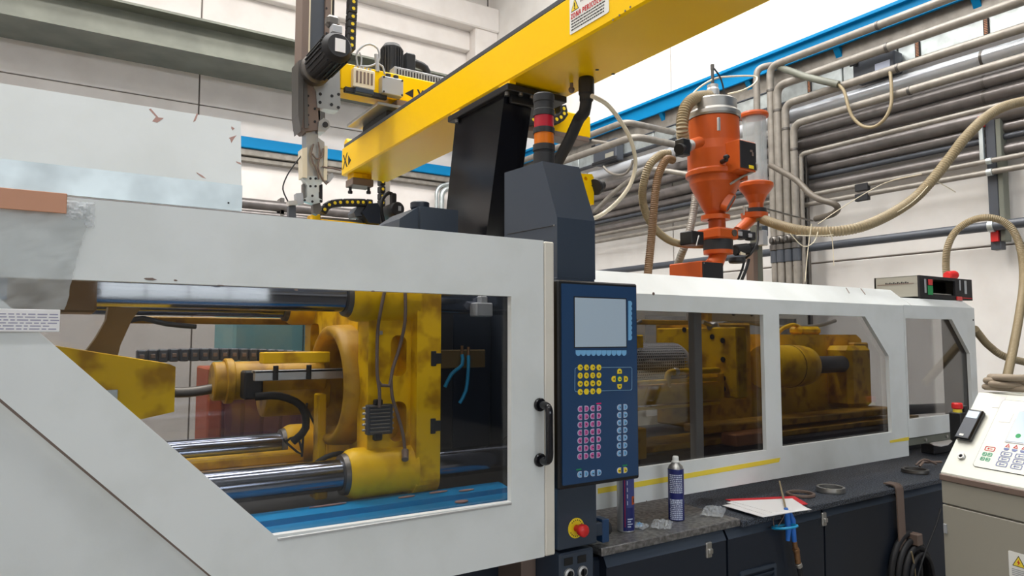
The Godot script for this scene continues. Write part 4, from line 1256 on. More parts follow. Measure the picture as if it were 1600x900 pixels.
	part(mb().tube(path([onz(562, 82, zf), onz(565, 92, zf), onz(563, 108, zf)]), 0.005, 8), "air_fitting", M.gridgrey, t)
	part(mb().tube(path([onz(592, 100, zf), onz(598, 104, zf), onz(601, 116, zf)]), 0.006, 8).cyl(onz(588, 85, zf), onz(590, 112, zf), 0.012, 10), "air_fitting", M.gridgrey, t)
	# end bracket holding the vertical arm, with its servo motor
	var bz := zf + 0.02
	var br := mb()
	br.plate(wpts([[486, 124], [531, 104], [532, 168], [529, 173], [496, 168], [494, 145]], bz), bz - 0.08, bz, 2)
	var bk := part(br, "end_bracket", M.steel, t)
	for q in [[500.5, 147], [518.5, 150], [529, 147.5], [500, 160], [518, 163.5], [528.5, 168]]:
		part(mb().cyl(onz(q[0], q[1], bz), onz(q[0], q[1], bz) + V(0, 0, 0.003), 0.009, 10), "cap_screw", M.ink, bk)
	var s0 := onz(487, 116, bz - 0.05)
	var gear := mb().lathe([P(0, 0), P(0.085, 0), P(0.085, 0.10), P(0.07, 0.11), P(0.07, 0.15), P(0, 0.15)], s0, Vector3.BACK, 30)
	part(gear, "gearbox", M.darksteel, t)
	finned.call("servo_motor", s0 + V(0.0, 0.0, 0.14), Vector3.BACK, 0.085, 0.33)
	var fc := s0 + V(0, 0, 0.472)
	part(mb().boxc(fc + V(0.005, 0.0, 0), V(0.055, 0.07, 0.003), 0.001), "motor_label", M.paper, t)
	part(mb().boxc(fc + V(0.0, 0.10, -0.06), V(0.055, 0.045, 0.05), 0.004), "plug", M.gridgrey, t)
	part(mb().boxc(fc + V(-0.01, 0.155, -0.09), V(0.07, 0.06, 0.06), 0.015), "plug_cluster", M.darksteel, t)
	# right-hand end: chain loop
	var ch := []
	for q in [[815, 188], [835, 189], [852, 189], [868, 188], [878, 178], [875, 165], [865, 158], [850, 155]]:
		ch.append(onz(q[0], q[1], zf + 0.05))
	chain_links(path(ch, 0.06), 0.06, 0.055, 0.013, t, 0.07)
	# vertical main arm
	t = thing("robot_main_arm", "tall vertical robot arm with bolted rails and grey gripper head, left of the yellow beam", "robot arm", V(1.17, 2.2, -2.15))
	var az := zf - 0.02
	var strip := func(called: String, x0: float, x1: float, m: Material, proud: float, yl := 2.95, yh := 4.4):
		var p0 := onz(x0, 100, az)
		var p1 := onz(x1, 100, az)
		return part(mb().box(V(p0.x, yl, az - 0.12), V(p1.x, yh, az + proud), 0.002), called, m, t)
	strip.call("rail", 469, 480, M.taupe, 0.02, 2.72)
	strip.call("belt_edge", 479.6, 482, M.cream, 0.024)
	strip.call("profile", 482, 507, M.pipedark, 0.0)
	var rl = strip.call("rail", 505, 514, M.taupe, 0.02)
	strip.call("belt_edge", 514, 516.5, M.cream, 0.01)
	strip.call("back_edge", 518, 521, M.black, 0.0)
	for py in [13, 33, 52, 70]:
		part(mb().cyl(onz(510, py, az + 0.02), onz(510, py, az + 0.02) + V(0, 0, 0.003), 0.006, 8), "rail_bolt", M.ink, rl)
	var mk := func(called: String, pts: Array, z0: float, z1: float, m: Material):
		return part(mb().plate(wpts(pts, z1), z0, z1, 2), called, m, t)
	mk.call("lower_slide", [[467, 95], [476, 92], [500, 138], [500, 186], [497, 203], [478, 205], [468, 196]], az - 0.1, az + 0.03, M.taupe)
	for q in [[481, 150], [481, 165], [481, 180], [481, 195], [492, 170], [492, 190]]:
		part(mb().cyl(onz(q[0], q[1], az + 0.03), onz(q[0], q[1], az + 0.03) + V(0, 0, 0.004), 0.007, 8), "slide_bolt", M.ink, t)
	mk.call("wiper_strip", [[474, 120], [480, 122], [482, 200], [476, 200]], az, az + 0.036, M.darksteel)
	mk.call("slide_edge", [[466, 95], [474, 92], [474, 180], [470, 205], [466, 178]], az - 0.08, az + 0.05, M.darksteel)
	mk.call("clamp_lug", [[498, 190], [506, 184], [514, 189], [516, 198], [508, 206], [497, 205]], az - 0.04, az + 0.05, M.steel)
	part(mb().cyl(onz(508, 195, az + 0.05), onz(508, 195, az + 0.05) + V(0, 0, 0.008), 0.016, 12), "lug_bolt", M.dark, t)
	mk.call("clamp_block", [[497, 172], [508, 176], [508, 188], [498, 188]], az - 0.04, az + 0.03, M.darksteel)
	mk.call("inner_arm", [[478, 203], [497, 203], [499, 300], [479, 300]], az - 0.08, az, M.steel)
	mk.call("side_plate", [[472, 232], [480, 230], [480, 278], [473, 277]], az - 0.05, az + 0.03, M.cream)
	mk.call("cylinder_body", [[507, 228], [512, 228], [511, 282], [506, 281]], az - 0.02, az + 0.03, M.cream)
	mk.call("cylinder_body", [[497, 215], [507, 222], [507, 283], [498, 281]], az - 0.03, az + 0.01, M.steel)
	mk.call("gripper_plate", [[473, 274], [499, 276], [504, 282], [502, 288], [498, 290], [498, 309], [503, 312], [502, 316], [490, 319], [475, 314], [474, 311], [480, 308], [480, 290], [473, 279]], az - 0.02, az + 0.02, M.galvan)
	for q in [[477, 276], [485, 279], [493, 279], [485, 291], [493, 291], [488, 306], [476, 313], [488, 315], [501, 314]]:
		part(mb().cyl(onz(q[0], q[1], az + 0.02), onz(q[0], q[1], az + 0.02) + V(0, 0, 0.003), 0.007, 8), "gripper_bolt", M.ink, t)
	mk.call("guide_rod", [[500, 288], [504, 288], [504, 316], [500, 315]], az - 0.03, az, M.ink)
	mk.call("guide_rod", [[474, 287], [479, 287], [479, 312], [474, 311]], az - 0.05, az - 0.01, M.darksteel)
	mk.call("gripper_foot", [[489, 318], [500, 316], [503, 328], [496, 336], [490, 333]], az - 0.04, az + 0.0, M.darksteel)
	mk.call("finger", [[463, 302], [473, 301], [475, 318], [464, 319]], az - 0.04, az + 0.01, M.gridgrey)
	mk.call("finger_plate", [[450, 314], [463, 313], [466, 320], [452, 321]], az - 0.03, az + 0.01, M.steel)
	mk.call("finger_pad", [[452, 321], [462, 321], [463, 345], [451, 344]], az - 0.05, az - 0.01, M.pipedark)
	mk.call("side_valve", [[513, 272], [520, 270], [522, 276], [515, 285], [511, 285]], az - 0.02, az + 0.02, M.gridgrey)
	part(mb().tube(path([onz(471, 243, az), onz(455, 264, az), onz(446, 280, az), onz(442, 296, az), onz(450, 315, az)]), 0.004, 6), "thin_cable", M.dark, t)
	var cb := mb()
	for q in [[[490, 225], [486, 240], [489, 255], [495, 265], [498, 280]], [[497, 222], [500, 240], [497, 262], [505, 282], [510, 288], [513, 284]], [[503, 260], [510, 262], [520, 263], [532, 266]], [[488, 240], [494, 248], [503, 245], [505, 232]]]:
		var pts := []
		for w in q:
			pts.append(onz(w[0], w[1], az + 0.03))
		cb.tube(path(pts), 0.005, 6)
	part(cb, "arm_cables", M.taupe, t)
	# hanging cable chain beside the servo motor
	var chain := func(called, label, pts: Array, z: float, w: float):
		var o := thing(called, label, "cable chain", onz(pts[-1][0], pts[-1][1], z), "")
		var pp := []
		for q in pts:
			pp.append(onz(q[0], q[1], z))
		chain_links(path(pp, 0.05), w, 0.05, 0.0105, o)
		return o
	chain.call("cable_chain", "black cable chain with yellow pins hanging behind the servo motor", [[550, -30], [550, 10], [548, 45], [547, 74]], zf + 0.02, 0.05)
	var a2 = chain.call("thin_robot_arm", "slim vertical aluminium robot arm with pinned cable chain below the yellow beam", [[596, 200], [596, 280], [596, 340], [597, 385]], -2.95, 0.042)
	a2.set_meta("category", "robot arm")
	var p0 := onz(604, 215, -2.97)
	part(mb().box(V(p0.x - 0.022, 1.9, -3.03), V(p0.x + 0.024, yb, -2.95), 0.003), "profile", M.alu, a2)
	# lower yellow slide with chain and motor, seen over the door's top edge
	t = thing("lower_slide_unit", "low yellow slide unit with chain and black motor behind the door's top edge", "slide unit", V(1.5, 1.9, -2.35))
	var lz := -2.3
	var e0 := onz(490, 336, lz)
	part(mb().box(V(e0.x, e0.y - 0.09, lz - 0.12), V(e0.x + 0.95, e0.y - 0.02, lz), 0.004), "slide", M.yellow, t)
	part(mb().box(V(e0.x - 0.01, e0.y - 0.09, lz - 0.1), V(e0.x + 0.04, e0.y + 0.005, lz + 0.01), 0.004), "end_stop", M.yellow_dirty, t)
	part(mb().box(V(e0.x + 0.06, e0.y - 0.02, lz - 0.1), V(e0.x + 0.9, e0.y + 0.0, lz - 0.02), 0.003), "slide_rail", M.darksteel, t)
	chain_links(path([onz(503, 333, lz + 0.02), onz(508, 324, lz + 0.02), onz(516, 319, lz + 0.02), onz(535, 317, lz + 0.02), onz(560, 317, lz + 0.02), onz(578, 318, lz + 0.02)], 0.045), 0.045, 0.044, 0.01, t, 0.05)
	var mw := func(called: String, pts: Array, z0: float, z1: float, m: Material):
		part(mb().plate(wpts(pts, z1), z0, z1, 2), called, m, t)
	mw.call("housing", [[576, 318], [590, 317], [594, 325], [594, 350], [576, 348], [566, 332]], lz - 0.1, lz + 0.05, M.navy_dark)
	mw.call("side_cover", [[553, 332], [560, 322], [575, 322], [575, 338], [556, 338]], lz - 0.1, lz + 0.02, M.pipedark)
	var mc := onz(622, 326, lz + 0.08)
	part(mb().cyl(mc + V(0, 0, -0.2), mc, 0.045, 22, 0.006), "motor", M.rubber, t)
	part(mb().boxc(mc + V(0.01, 0.002, 0.002), V(0.018, 0.03, 0.004)), "motor_label", M.gridgrey, t)
	part(mb().boxc(mc + V(0.0, 0.07, -0.08), V(0.035, 0.08, 0.04), 0.006), "plug", M.rubber, t)
	part(mb().tube(path([mc + V(0, 0.10, -0.08), mc + V(-0.03, 0.11, -0.08), mc + V(-0.07, 0.07, -0.08), mc + V(-0.08, 0.0, -0.08), mc + V(-0.06, -0.08, -0.08)]), 0.012, 8), "plug_cable", M.rubber, t)
	part(mb().box(V(mc.x - 0.03, e0.y - 0.12, lz - 0.05), V(mc.x + 0.06, mc.y - 0.06, lz), 0.004), "motor_foot", M.yellow, t)
	# yellow lug with black roller right of the navy cap
	t = thing("yellow_lug_roller", "yellow lug plate with black roller on the right of the navy cap", "roller bracket", V(2.2, 1.9, -0.75))
	var g2 := mb()
	var lw := wpts([[903, 271], [925, 272], [928, 278], [928, 283], [924, 290], [928, 295], [928, 320], [915, 318]], -0.6)
	g2.plate(lw, -0.63, -0.6, 2, [disc(onz(915.5, 279, -0.6).x, onz(915.5, 279, -0.6).y, 0.009, 14)])
	part(g2, "lug_plate", M.yellow, t)
	var rc := onz(924, 296, -0.59)
	var rd := onz(938, 286, -0.59)
	part(mb().lathe([P(0, 0), P(0.02, 0.0), P(0.036, 0.002), P(0.038, 0.012), P(0.03, 0.026), P(0.022, 0.03), P(0.022, 0.06), P(0, 0.062)], rc.lerp(rd, 0.35), (rd - rc).normalized() + V(0.3, -0.2, -0.3), 24), "roller", M.rubber, t)
	part(mb().box(V(lw[0].x - 0.02, 1.78, -0.66), V(lw[0].x + 0.12, 2.0, -0.63), 0.003), "lug_mount", M.navy, t)

func hoppers() -> void:
	var z := -0.9
	var k := 0.00369
	var Y := func(py): return onz(1117, py, z).y
	var X: float = onz(1117, 300, z).x
	var t := thing("material_loader", "orange vacuum hopper loader with steel lid on the white rear guard", "hopper", V(X, 1.8, z))
	var yr: float = Y.call(336)
	var pr := func(a: Array) -> Array:
		var o := []
		for p in a:
			o.append(P(p[0] * k, Y.call(p[1]) - 1.0))
		return o
	var B := V(X, 1.0, z)
	part(mb().lathe(pr.call([[12, 344], [22, 344], [22, 337], [14, 336], [20, 326], [34, 298], [38, 289], [39, 279], [44, 277], [44, 271], [41, 268], [41, 240], [39, 226], [39, 190], [36, 186]]), B, Vector3.UP, 44), "hopper_body", M.orange, t)
	part(mb().lathe(pr.call([[40, 189], [41.5, 186], [41.5, 181], [38, 178], [36, 176], [36, 162], [34, 160], [14, 157], [14, 157]]), B, Vector3.UP, 44), "steel_lid", M.steel, t)
	part(mb().lathe(pr.call([[10, 158], [10, 142], [8.5, 139], [8.5, 134], [6.5, 134], [3, 134]]), B, Vector3.UP, 28), "lid_neck", M.alu, t)
	part(mb().cyl(V(X, Y.call(136), z), V(X, Y.call(103), z), 0.009, 14).cyl(V(X, Y.call(110), z), V(X, Y.call(102), z), 0.011, 12, 0.001), "rod", M.darksteel, t)
	part(mb().tube(path([V(X + 0.01, Y.call(107), z), V(X + 0.045, Y.call(117), z + 0.01), V(X + 0.06, Y.call(130), z + 0.02), V(X + 0.065, Y.call(150), z + 0.03), V(X + 0.05, Y.call(157), z + 0.03)]), 0.005, 8), "air_line", M.rubber, t)
	for dx in [0.0]:
		part(mb().boxc(onz(1123, 194, z + 0.145), V(0.018, 0.075, 0.012), 0.002), "toggle_clip", M.alu, t)
	part(mb().cyl(V(X - 0.08, Y.call(263), z + 0.12), V(X - 0.1, Y.call(263), z + 0.17), 0.013, 12).ball(V(X - 0.11, Y.call(260), z + 0.18), V(0.018, 0.013, 0.018), 10), "clamp_knob", M.black, t)
	part(mb().cyl(V(X + 0.03, Y.call(263), z + 0.14), V(X + 0.03, Y.call(263), z + 0.18), 0.013, 12).ball(V(X + 0.03, Y.call(260), z + 0.185), V(0.018, 0.013, 0.018), 10), "clamp_knob", M.black, t)
	part(mb().cyl(V(X + 0.075, Y.call(287), z + 0.145), V(X + 0.075, Y.call(268), z + 0.145), 0.021, 16, 0.003), "hinge_lug", M.orange, t)
	# sight glass on the cone
	var n := V(0.32, -0.42, 0.85).normalized()
	var rt := Vector3.UP.cross(n).normalized()
	var sg := mb(Transform3D(Basis(rt, n.cross(rt), n), onz(1138, 316, z + 0.095)))
	sg.t = sg.t * Transform3D(Basis(Vector3.BACK, -0.35), Vector3.ZERO)
	sg.plate(rrect(-0.02, -0.05, 0.02, 0.05, 0.019, 8), -0.02, 0.013, 2)
	part(sg, "sight_glass", M.pipedark, t)
	sg.v.clear(); sg.n.clear(); sg.uv.clear()
	sg.plate(rrect(-0.026, -0.056, 0.026, 0.056, 0.025, 8), -0.02, 0.017, 2, [rrect(-0.02, -0.05, 0.02, 0.05, 0.019, 8)])
	part(sg, "sight_frame", M.orange, t)
	# control box on its right side with black front
	var xa: float = onz(1128, 240, z + 0.11).x
	var zb: float = onx(1155, 240, xa).z
	var xb: float = onz(1181, 240, zb).x
	var cb := part(mb().box(V(xa, onz(1155, 264, zb).y, z - 0.05), V(xb, onz(1155, 217, zb).y, zb), 0.004), "control_box", M.orange, t)
	part(mb().box(V(xa + 0.004, onz(1155, 261, zb).y, zb), V(xb - 0.004, onz(1155, 219, zb).y, zb + 0.006), 0.002), "box_front", M.ink, cb, "black control front with small labels")
	part(mb().boxc(onz(1174, 236, zb + 0.007), V(0.02, 0.012, 0.002)).boxc(onz(1176, 241, zb + 0.007), V(0.012, 0.02, 0.004)), "switch", M.taupe, cb)
	part(mb().boxc(onz(1174, 261, zb + 0.007), V(0.04, 0.018, 0.002)), "sticker", M.keyyellow, cb)
	part(mb().tube(path([V(xb - 0.01, Y.call(265), zb), V(xb, Y.call(275), zb), V(xb - 0.06, Y.call(285), zb - 0.05), V(xb - 0.1, Y.call(295), zb - 0.1)]), 0.007, 8), "box_cable", M.pipe, t)
	# inlet stub with steel sleeve and black valve on the left
	var i0 := onz(1084, 225, z + 0.1)
	var i1 := onz(1052, 236, z + 0.18)
	var ax := (i1 - i0).normalized()
	part(mb().cyl(i0 - ax * 0.08, i0 + ax * 0.06, 0.03, 20), "inlet_stub", M.orange, t)
	part(mb().lathe([P(0, 0), P(0.031, 0), P(0.031, 0.045), P(0.036, 0.048), P(0.036, 0.062), P(0, 0.062)], i0 + ax * 0.05, ax, 20), "inlet_sleeve", M.galvan, t)
	part(mb().boxc(i0 + ax * 0.15, V(0.06, 0.09, 0.06), 0.006).cyl(i0 + ax * 0.1, i0 + ax * 0.2, 0.028, 14), "inlet_valve", M.black, t)
	# neck, gate block, black ring, slanted spout and base box
	B.x += 0.012
	part(mb().lathe(pr.call([[13, 362], [13, 344]]), B, Vector3.UP, 28), "neck", M.orange, t)
	var nb := onz(1121, 366, z)
	part(mb().box(V(nb.x - 0.085, Y.call(375), z - 0.085), V(nb.x + 0.085, Y.call(358), z + 0.085), 0.01), "gate_block", M.orange, t)
	part(mb().cyl(V(nb.x + 0.04, nb.y, z + 0.085), V(nb.x + 0.04, nb.y, z + 0.09), 0.02, 18), "gate_window", M.darksteel, t)
	B.x = nb.x + 0.003
	part(mb().lathe(pr.call([[22.5, 391], [22.5, 375]]), B, Vector3.UP, 36), "black_ring", M.rubber, t)
	part(mb().lathe(pr.call([[12, 399], [22, 397], [22.5, 391]]), B, Vector3.UP, 36), "lower_flange", M.orange, t)
	var sp := mb()
	sp.tube(PackedVector3Array([V(B.x + 0.005, Y.call(396), z), V(B.x - 0.025, Y.call(410), z), V(B.x - 0.06, Y.call(418), z)]), 0.048, 20)
	part(sp, "spout", M.orange, t)
	var xf := X - 0.20
	var z0: float = onx(1045, 420, xf).z
	var z1: float = onx(1096, 420, xf).z
	var xg: float = onz(1129, 420, z1).x
	var yt: float = onx(1096, 407, xf).y
	part(mb().box(V(xf, 1.788, z0), V(xg, yt, z1), 0.006), "base_box", M.orange, t)
	part(mb().box(V(xf + 0.005, 1.80, z1), V(xg - 0.003, yt - 0.006, z1 + 0.008), 0.002), "base_front", M.ink, t, "black front of the base box")
	for p in [[xf + 0.012, yt - 0.014], [xf + 0.012, 1.81]]:
		part(mb().cyl(V(p[0], p[1], z1 + 0.008), V(p[0], p[1], z1 + 0.011), 0.004, 8), "screw", M.steel, t)
	# black actuator block at the left of the neck, drive motor at the right
	part(mb().boxc(onz(1081, 373, z + 0.0), V(0.10, 0.075, 0.09), 0.005), "actuator", M.black, t)
	part(mb().cyl(onz(1092, 368, z + 0.06), onz(1088, 384, z + 0.06), 0.004, 6), "actuator_spring", M.steel, t)
	t = thing("drive_motor", "black geared motor with cables between the two orange hoppers", "motor", V(3.4, 2.0, -0.9))
	part(mb().boxc(onz(1158, 367, z), V(0.085, 0.05, 0.08), 0.005).boxc(onz(1172, 369, z + 0.02), V(0.05, 0.05, 0.05), 0.006), "gear_housing", M.dark, t)
	part(mb().boxc(onz(1172, 368, z + 0.06), V(0.028, 0.022, 0.01), 0.002).boxc(onz(1155, 365, z + 0.05), V(0.05, 0.025, 0.01), 0.002), "plate", M.gridgrey, t)
	part(mb().cyl(onz(1148, 391, z), onz(1168, 389, z + 0.02), 0.034, 20, 0.005).cyl(onz(1168, 389, z), onz(1180, 386, z), 0.03, 18, 0.006), "motor_barrel", M.rubber, t)
	part(mb().boxc(onz(1160, 396, z + 0.03), V(0.045, 0.02, 0.01), 0.001), "motor_label", M.cream, t)
	part(mb().lathe([P(0, 0), P(0.045, 0), P(0.05, 0.01), P(0.045, 0.03), P(0, 0.035)], onz(1152, 411, z), Vector3.UP, 20), "dark_cap", M.rubber, t)
	part(mb().tube(path([onz(1185, 345, z), onz(1184, 360, z), onz(1183, 380, z + 0.03), onz(1172, 398, z + 0.04), onz(1164, 404, z), onz(1160, 420, z), onz(1152, 440, z)]), 0.007, 8).tube(path([onz(1170, 405, z), onz(1166, 420, z), onz(1158, 440, z)]), 0.009, 8), "motor_cable", M.rubber, t)
	# second, smaller hopper with clear tube
	X = onz(1181, 300, z - 0.1).x
	z = -1.0
	k = 0.00392
	Y = func(py): return onz(1181, py, -1.0).y
	B = V(X, 1.0, z)
	t = thing("small_hopper", "small orange funnel hopper with clear tube, right of the big loader", "hopper", V(X, 1.9, z))
	var pr2 := func(a: Array) -> Array:
		var o := []
		for p in a:
			o.append(P(p[0] * k, Y.call(p[1]) - 1.0))
		return o
	part(mb().lathe(pr2.call([[18.5, 287], [18.5, 186], [17.5, 186], [17.5, 287]]), B, Vector3.UP, 32), "clear_tube", M.clear, t)
	part(mb().lathe(pr2.call([[0, 185], [22, 185], [22.5, 181], [21, 178], [0, 177]]), B, Vector3.UP, 36), "lid", M.orange, t)
	part(mb().lathe(pr2.call([[11, 328], [11.5, 318], [17, 306], [25, 296], [27, 293], [27, 288], [24, 286], [18, 287], [9, 320]]), B, Vector3.UP, 36), "funnel", M.orange, t)
	part(mb().lathe(pr2.call([[18, 333], [18, 327], [10, 327]]), B + V(-0.015, 0, 0), Vector3.UP, 32), "black_ring", M.rubber, t)
	part(mb().lathe(pr2.call([[8, 344], [20, 342], [21, 334], [10, 333]]), B + V(-0.02, 0, 0), Vector3.UP, 32), "flange", M.orange, t)
	part(mb().tube(PackedVector3Array([onz(1178, 338, z), onz(1166, 350, z), onz(1153, 362, z)]), 0.034, 18), "spout", M.orange, t)
	part(mb().cyl(onz(1162, 322, z + 0.07), onz(1162, 336, z + 0.07), 0.006, 8).cyl(onz(1166, 326, z + 0.08), onz(1166, 330, z + 0.08), 0.01, 8), "clamp_bolt", M.steel, t)
	part(mb().tube(path([onz(1195, 326, z), onz(1215, 331, z), onz(1240, 338, z), onz(1270, 345, z)]), 0.006, 6), "dark_rod", M.darksteel, t)
	# grey frame posts carrying the hoppers
	t = thing("hopper_stand", "grey steel stand posts behind the small hopper", "stand", V(3.7, 1.7, -1.1))
	for s in [[1188, 350, 440, 5, "beamgrey"], [1181, 392, 440, 4, "taupe"]]:
		var a := onz(s[0] - s[3], s[1], -1.1)
		var b := onz(s[0] + s[3], s[2], -1.1)
		part(mb().box(V(a.x, 1.7, -1.16), V(b.x, a.y, -1.1), 0.003), "post", M[s[4]], t)
	part(mb().boxc(onz(1191, 372, -1.08), V(0.05, 0.10, 0.05), 0.004).boxc(onz(1186, 347, -1.08), V(0.07, 0.05, 0.05), 0.004), "post_clamp", M.gridgrey, t)
	part(mb().boxc(onz(1194, 355, -1.12), V(0.03, 0.12, 0.04), 0.003), "blue_strip", M.navy, t)

func pipe(label: String, pts: PackedVector3Array, r: float, m: Material, called := "wall_pipe", cat := "pipe", clamps := []) -> Node3D:
	var mid := pts[pts.size() / 2]
	var t := thing(called, label, cat, mid, "pipes along the right wall")
	part(mb().tube(pts, r, 18), "pipe_run", m, t)
	for q in clamps:
		part(mb().cyl(q[0] - q[1] * 0.012, q[0] + q[1] * 0.012, r * 1.12, 18, 0.002), "joint_band", M.darksteel, t)
	return t

func right_wall_pipes() -> void:
	var zn := 1.2
	var Z := Vector3.BACK
	# runs that turn down into the vertical bank beside the hoppers
	var xf := 5.86
	var bank := [
		[1203.0, 105.0, 1382.0, 35.0, 0.036, "pipe", "topmost beige pipe along the right wall, turning down at the pipe bank"],
		[1214.0, 137.0, 1400.0, 67.0, 0.04, "pipe", "grey pipe just under the topmost beige pipe, turning down at the pipe bank"],
		[1226.5, 163.0, 1400.0, 107.0, 0.037, "pipe", "beige pipe under the white cable trunking, turning down at the pipe bank"],
		[1239.5, 192.0, 1400.0, 150.0, 0.035, "pipe", "beige pipe crossing the wide glossy ducts, turning down at the pipe bank"]]
	for i in bank.size():
		var b: Array = bank[i]
		var c := onx(b[0], b[1], xf)
		var e := onx(b[2], b[3], xf)
		var y := (c.y + e.y) * 0.5
		var low := onx(b[0] + 2.0, 372, xf)
		var t := pipe(b[6], legs([V(xf, y, zn), V(xf, y, c.z), V(xf, 2.5, c.z)], 0.10, 8), b[4], M[b[5]], "wall_pipe", "pipe", [[V(xf, y - 0.25, c.z), Vector3.UP], [V(xf, y, c.z + 1.1), Z]])
		# valve and lower leg
		part(mb().ball(V(xf, 2.46, c.z), V(0.055, 0.05, 0.055), 12).cyl(V(xf, 2.36, c.z), V(xf, 2.42, c.z), 0.048, 16, 0.006).boxc(V(xf - 0.06, 2.46, c.z + 0.01), V(0.03, 0.05, 0.03), 0.006), "valve", M.darksteel, t)
		part(mb().cyl(V(xf, 0.9, c.z), V(xf, 2.38, c.z), b[4] * 0.95, 18), "lower_leg", M.pipe, t)
		part(mb().cyl(V(xf, 2.24, c.z), V(xf, 2.36, c.z), b[4] * 1.15, 18, 0.004), "lower_union", M.pipedark, t)
	var p0 := onx(1203, 100, xf)
	pipe("bent grey pipe looping over at the head of the pipe bank", legs([V(6.15, p0.y + 0.03, p0.z - 0.03), V(5.95, p0.y + 0.03, p0.z - 0.05), onx(1182, 108, xf), V(xf, 2.6, onx(1184, 300, xf).z)], 0.16, 10), 0.033, M.pipe)
	# thin pipe with a small elbow and strut
	var g0 := onx(1251, 238, 5.9)
	var g1 := onx(1420, 203, 5.9)
	pipe("thin beige pipe with a small elbow beside the strut", legs([V(5.9, (g0.y + g1.y) / 2, zn), V(5.9, (g0.y + g1.y) / 2, g0.z), V(5.9, 1.4, g0.z)], 0.05), 0.022, M.pipe)
	var s0 := onx(1257, 300, 6.0)
	var st := thing("wall_strut", "dark perforated steel strut right beside the pipe bank", "strut", V(6.0, 0, s0.z))
	part(mb().box(V(6.0, 0.0, s0.z - 0.025), V(6.04, 3.3, s0.z + 0.025), 0.003), "channel", M.darksteel, st)
	for i in 20:
		part(mb().box(V(5.997, 1.7 + i * 0.075, s0.z - 0.006), V(6.0, 1.745 + i * 0.075, s0.z + 0.006)), "slot", M.ink, st)
	# long straight runs: height from the photograph at x 1330, pixel radius, material, how far from the wall
	var runs := [
		[154.0, 11.5, "ductlight", "widest glossy duct with a white sheen, highest of the wide ducts", 6.06],
		[186.0, 9.0, "duct", "second wide grey duct down from the glossy white one", 6.09],
		[206.0, 9.0, "duct", "third wide grey duct, right above the thin elbow pipe", 6.09],
		[234.0, 11.0, "duct", "fourth wide grey duct, right below the thin elbow pipe", 6.08],
		[252.5, 7.5, "duct", "fifth grey duct, narrower, above the slim blue-grey pipe", 6.1],
		[264.5, 4.0, "pipedark", "slim blue-grey pipe above the cream gap in the pipes", 6.08],
		[281.5, 8.0, "duct", "mauve-grey duct right below the cream gap", 6.1],
		[292.5, 3.6, "pipe", "thin pipe on brackets, upper of the two below the ducts", 5.98],
		[307.5, 4.0, "pipe", "thin pipe on brackets, lower of the two below the ducts", 5.98],
		[379.5, 6.6, "pipedark", "lone charcoal pipe with white clamp, lowest along the right wall", 5.98]]
	for i in runs.size():
		var r: Array = runs[i]
		var c := onx(1330, r[0], r[4])
		var d := cf.dot(c - EYE)
		var rad: float = r[1] * d / F
		var za := -8.3 if i < 9 else -8.0
		var t := pipe(r[3], PackedVector3Array([V(r[4], c.y, za), V(r[4], c.y, zn)]), rad, M[r[2]], "wall_duct" if r[1] > 7 else "wall_pipe", "duct" if r[1] > 7 else "pipe")
		for zz in [-5.6, -3.4, onx(1540, 150, r[4]).z]:
			part(mb().cyl(V(r[4], c.y, zz - 0.01), V(r[4], c.y, zz + 0.01), rad * 1.04, 18), "joint_band", M.darksteel, t)
		if i in [7, 8]:
			var q := onx(1346, r[0] - 3 + (i - 7) * 0, 5.96)
			part(mb().box(V(5.95, c.y - 0.055, q.z - 0.06), V(6.0, c.y + 0.01, q.z + 0.06), 0.004), "pipe_bracket", M.dark, t)
		if i >= 7:
			var q := onx(1543 if i < 9 else 1542, 250, 5.95)
			part(mb().cyl(V(r[4], c.y, q.z - 0.02), V(r[4], c.y, q.z + 0.02), rad * 1.25, 18, 0.003), "wall_clamp", M.galvan, t)
	# upright channel by the clamps, red ends
	var u := onx(1553, 290, 6.05)
	st = thing("upright_channel", "dark upright channel with red end caps carrying the pipe clamps", "strut", V(6.05, 2.3, u.z))
	part(mb().box(V(6.03, 2.19, u.z - 0.035), V(6.12, 3.3, u.z + 0.035), 0.004), "channel", M.pipedark, st)
	part(mb().box(V(6.02, 2.25, u.z + 0.04), V(6.12, 3.2, u.z + 0.075), 0.004), "side_flange", M.beamgrey, st)
	part(mb().box(V(6.0, 3.16, u.z - 0.07), V(6.03, 3.25, u.z - 0.03), 0.002), "end_cap", M.red, st)
	part(mb().box(V(6.0, 2.25, u.z - 0.02), V(6.03, 2.34, u.z + 0.03), 0.002), "end_cap", M.red, st)
	part(mb().box(V(6.0, 2.9, u.z - 0.07), V(6.03, 3.16, u.z - 0.04), 0.002), "clamp_rail", M.galvan, st)
	# white cable trunking with terminal strips, and the dark device boxes
	var t0 := onx(1330, 108, 6.1)
	st = thing("cable_trunking", "white cable trunking with orange-slotted strips along the right wall", "trunking", V(6.12, t0.y, -1.0))
	var ya := onx(1400, 103, 6.1).y
	var yb := onx(1400, 76, 6.1).y
	var seams := [-8.0, -5.9, -4.4, onx(1215, 130, 6.1).z, onx(1316, 110, 6.1).z, onx(1402, 80, 6.1).z, 0.6, 1.2]
	for i in seams.size() - 1:
		part(mb().box(V(6.1, ya, seams[i] + 0.006), V(6.19, yb, seams[i + 1] - 0.006), 0.006), "trunking_length", M.galvan, st)
	part(mb().box(V(6.09, yb, -8.0), V(6.19, yb + 0.012, 1.2), 0.002).box(V(6.09, ya - 0.014, -8.0), V(6.19, ya, 1.2), 0.002), "trunking_lip", M.pipedark, st)
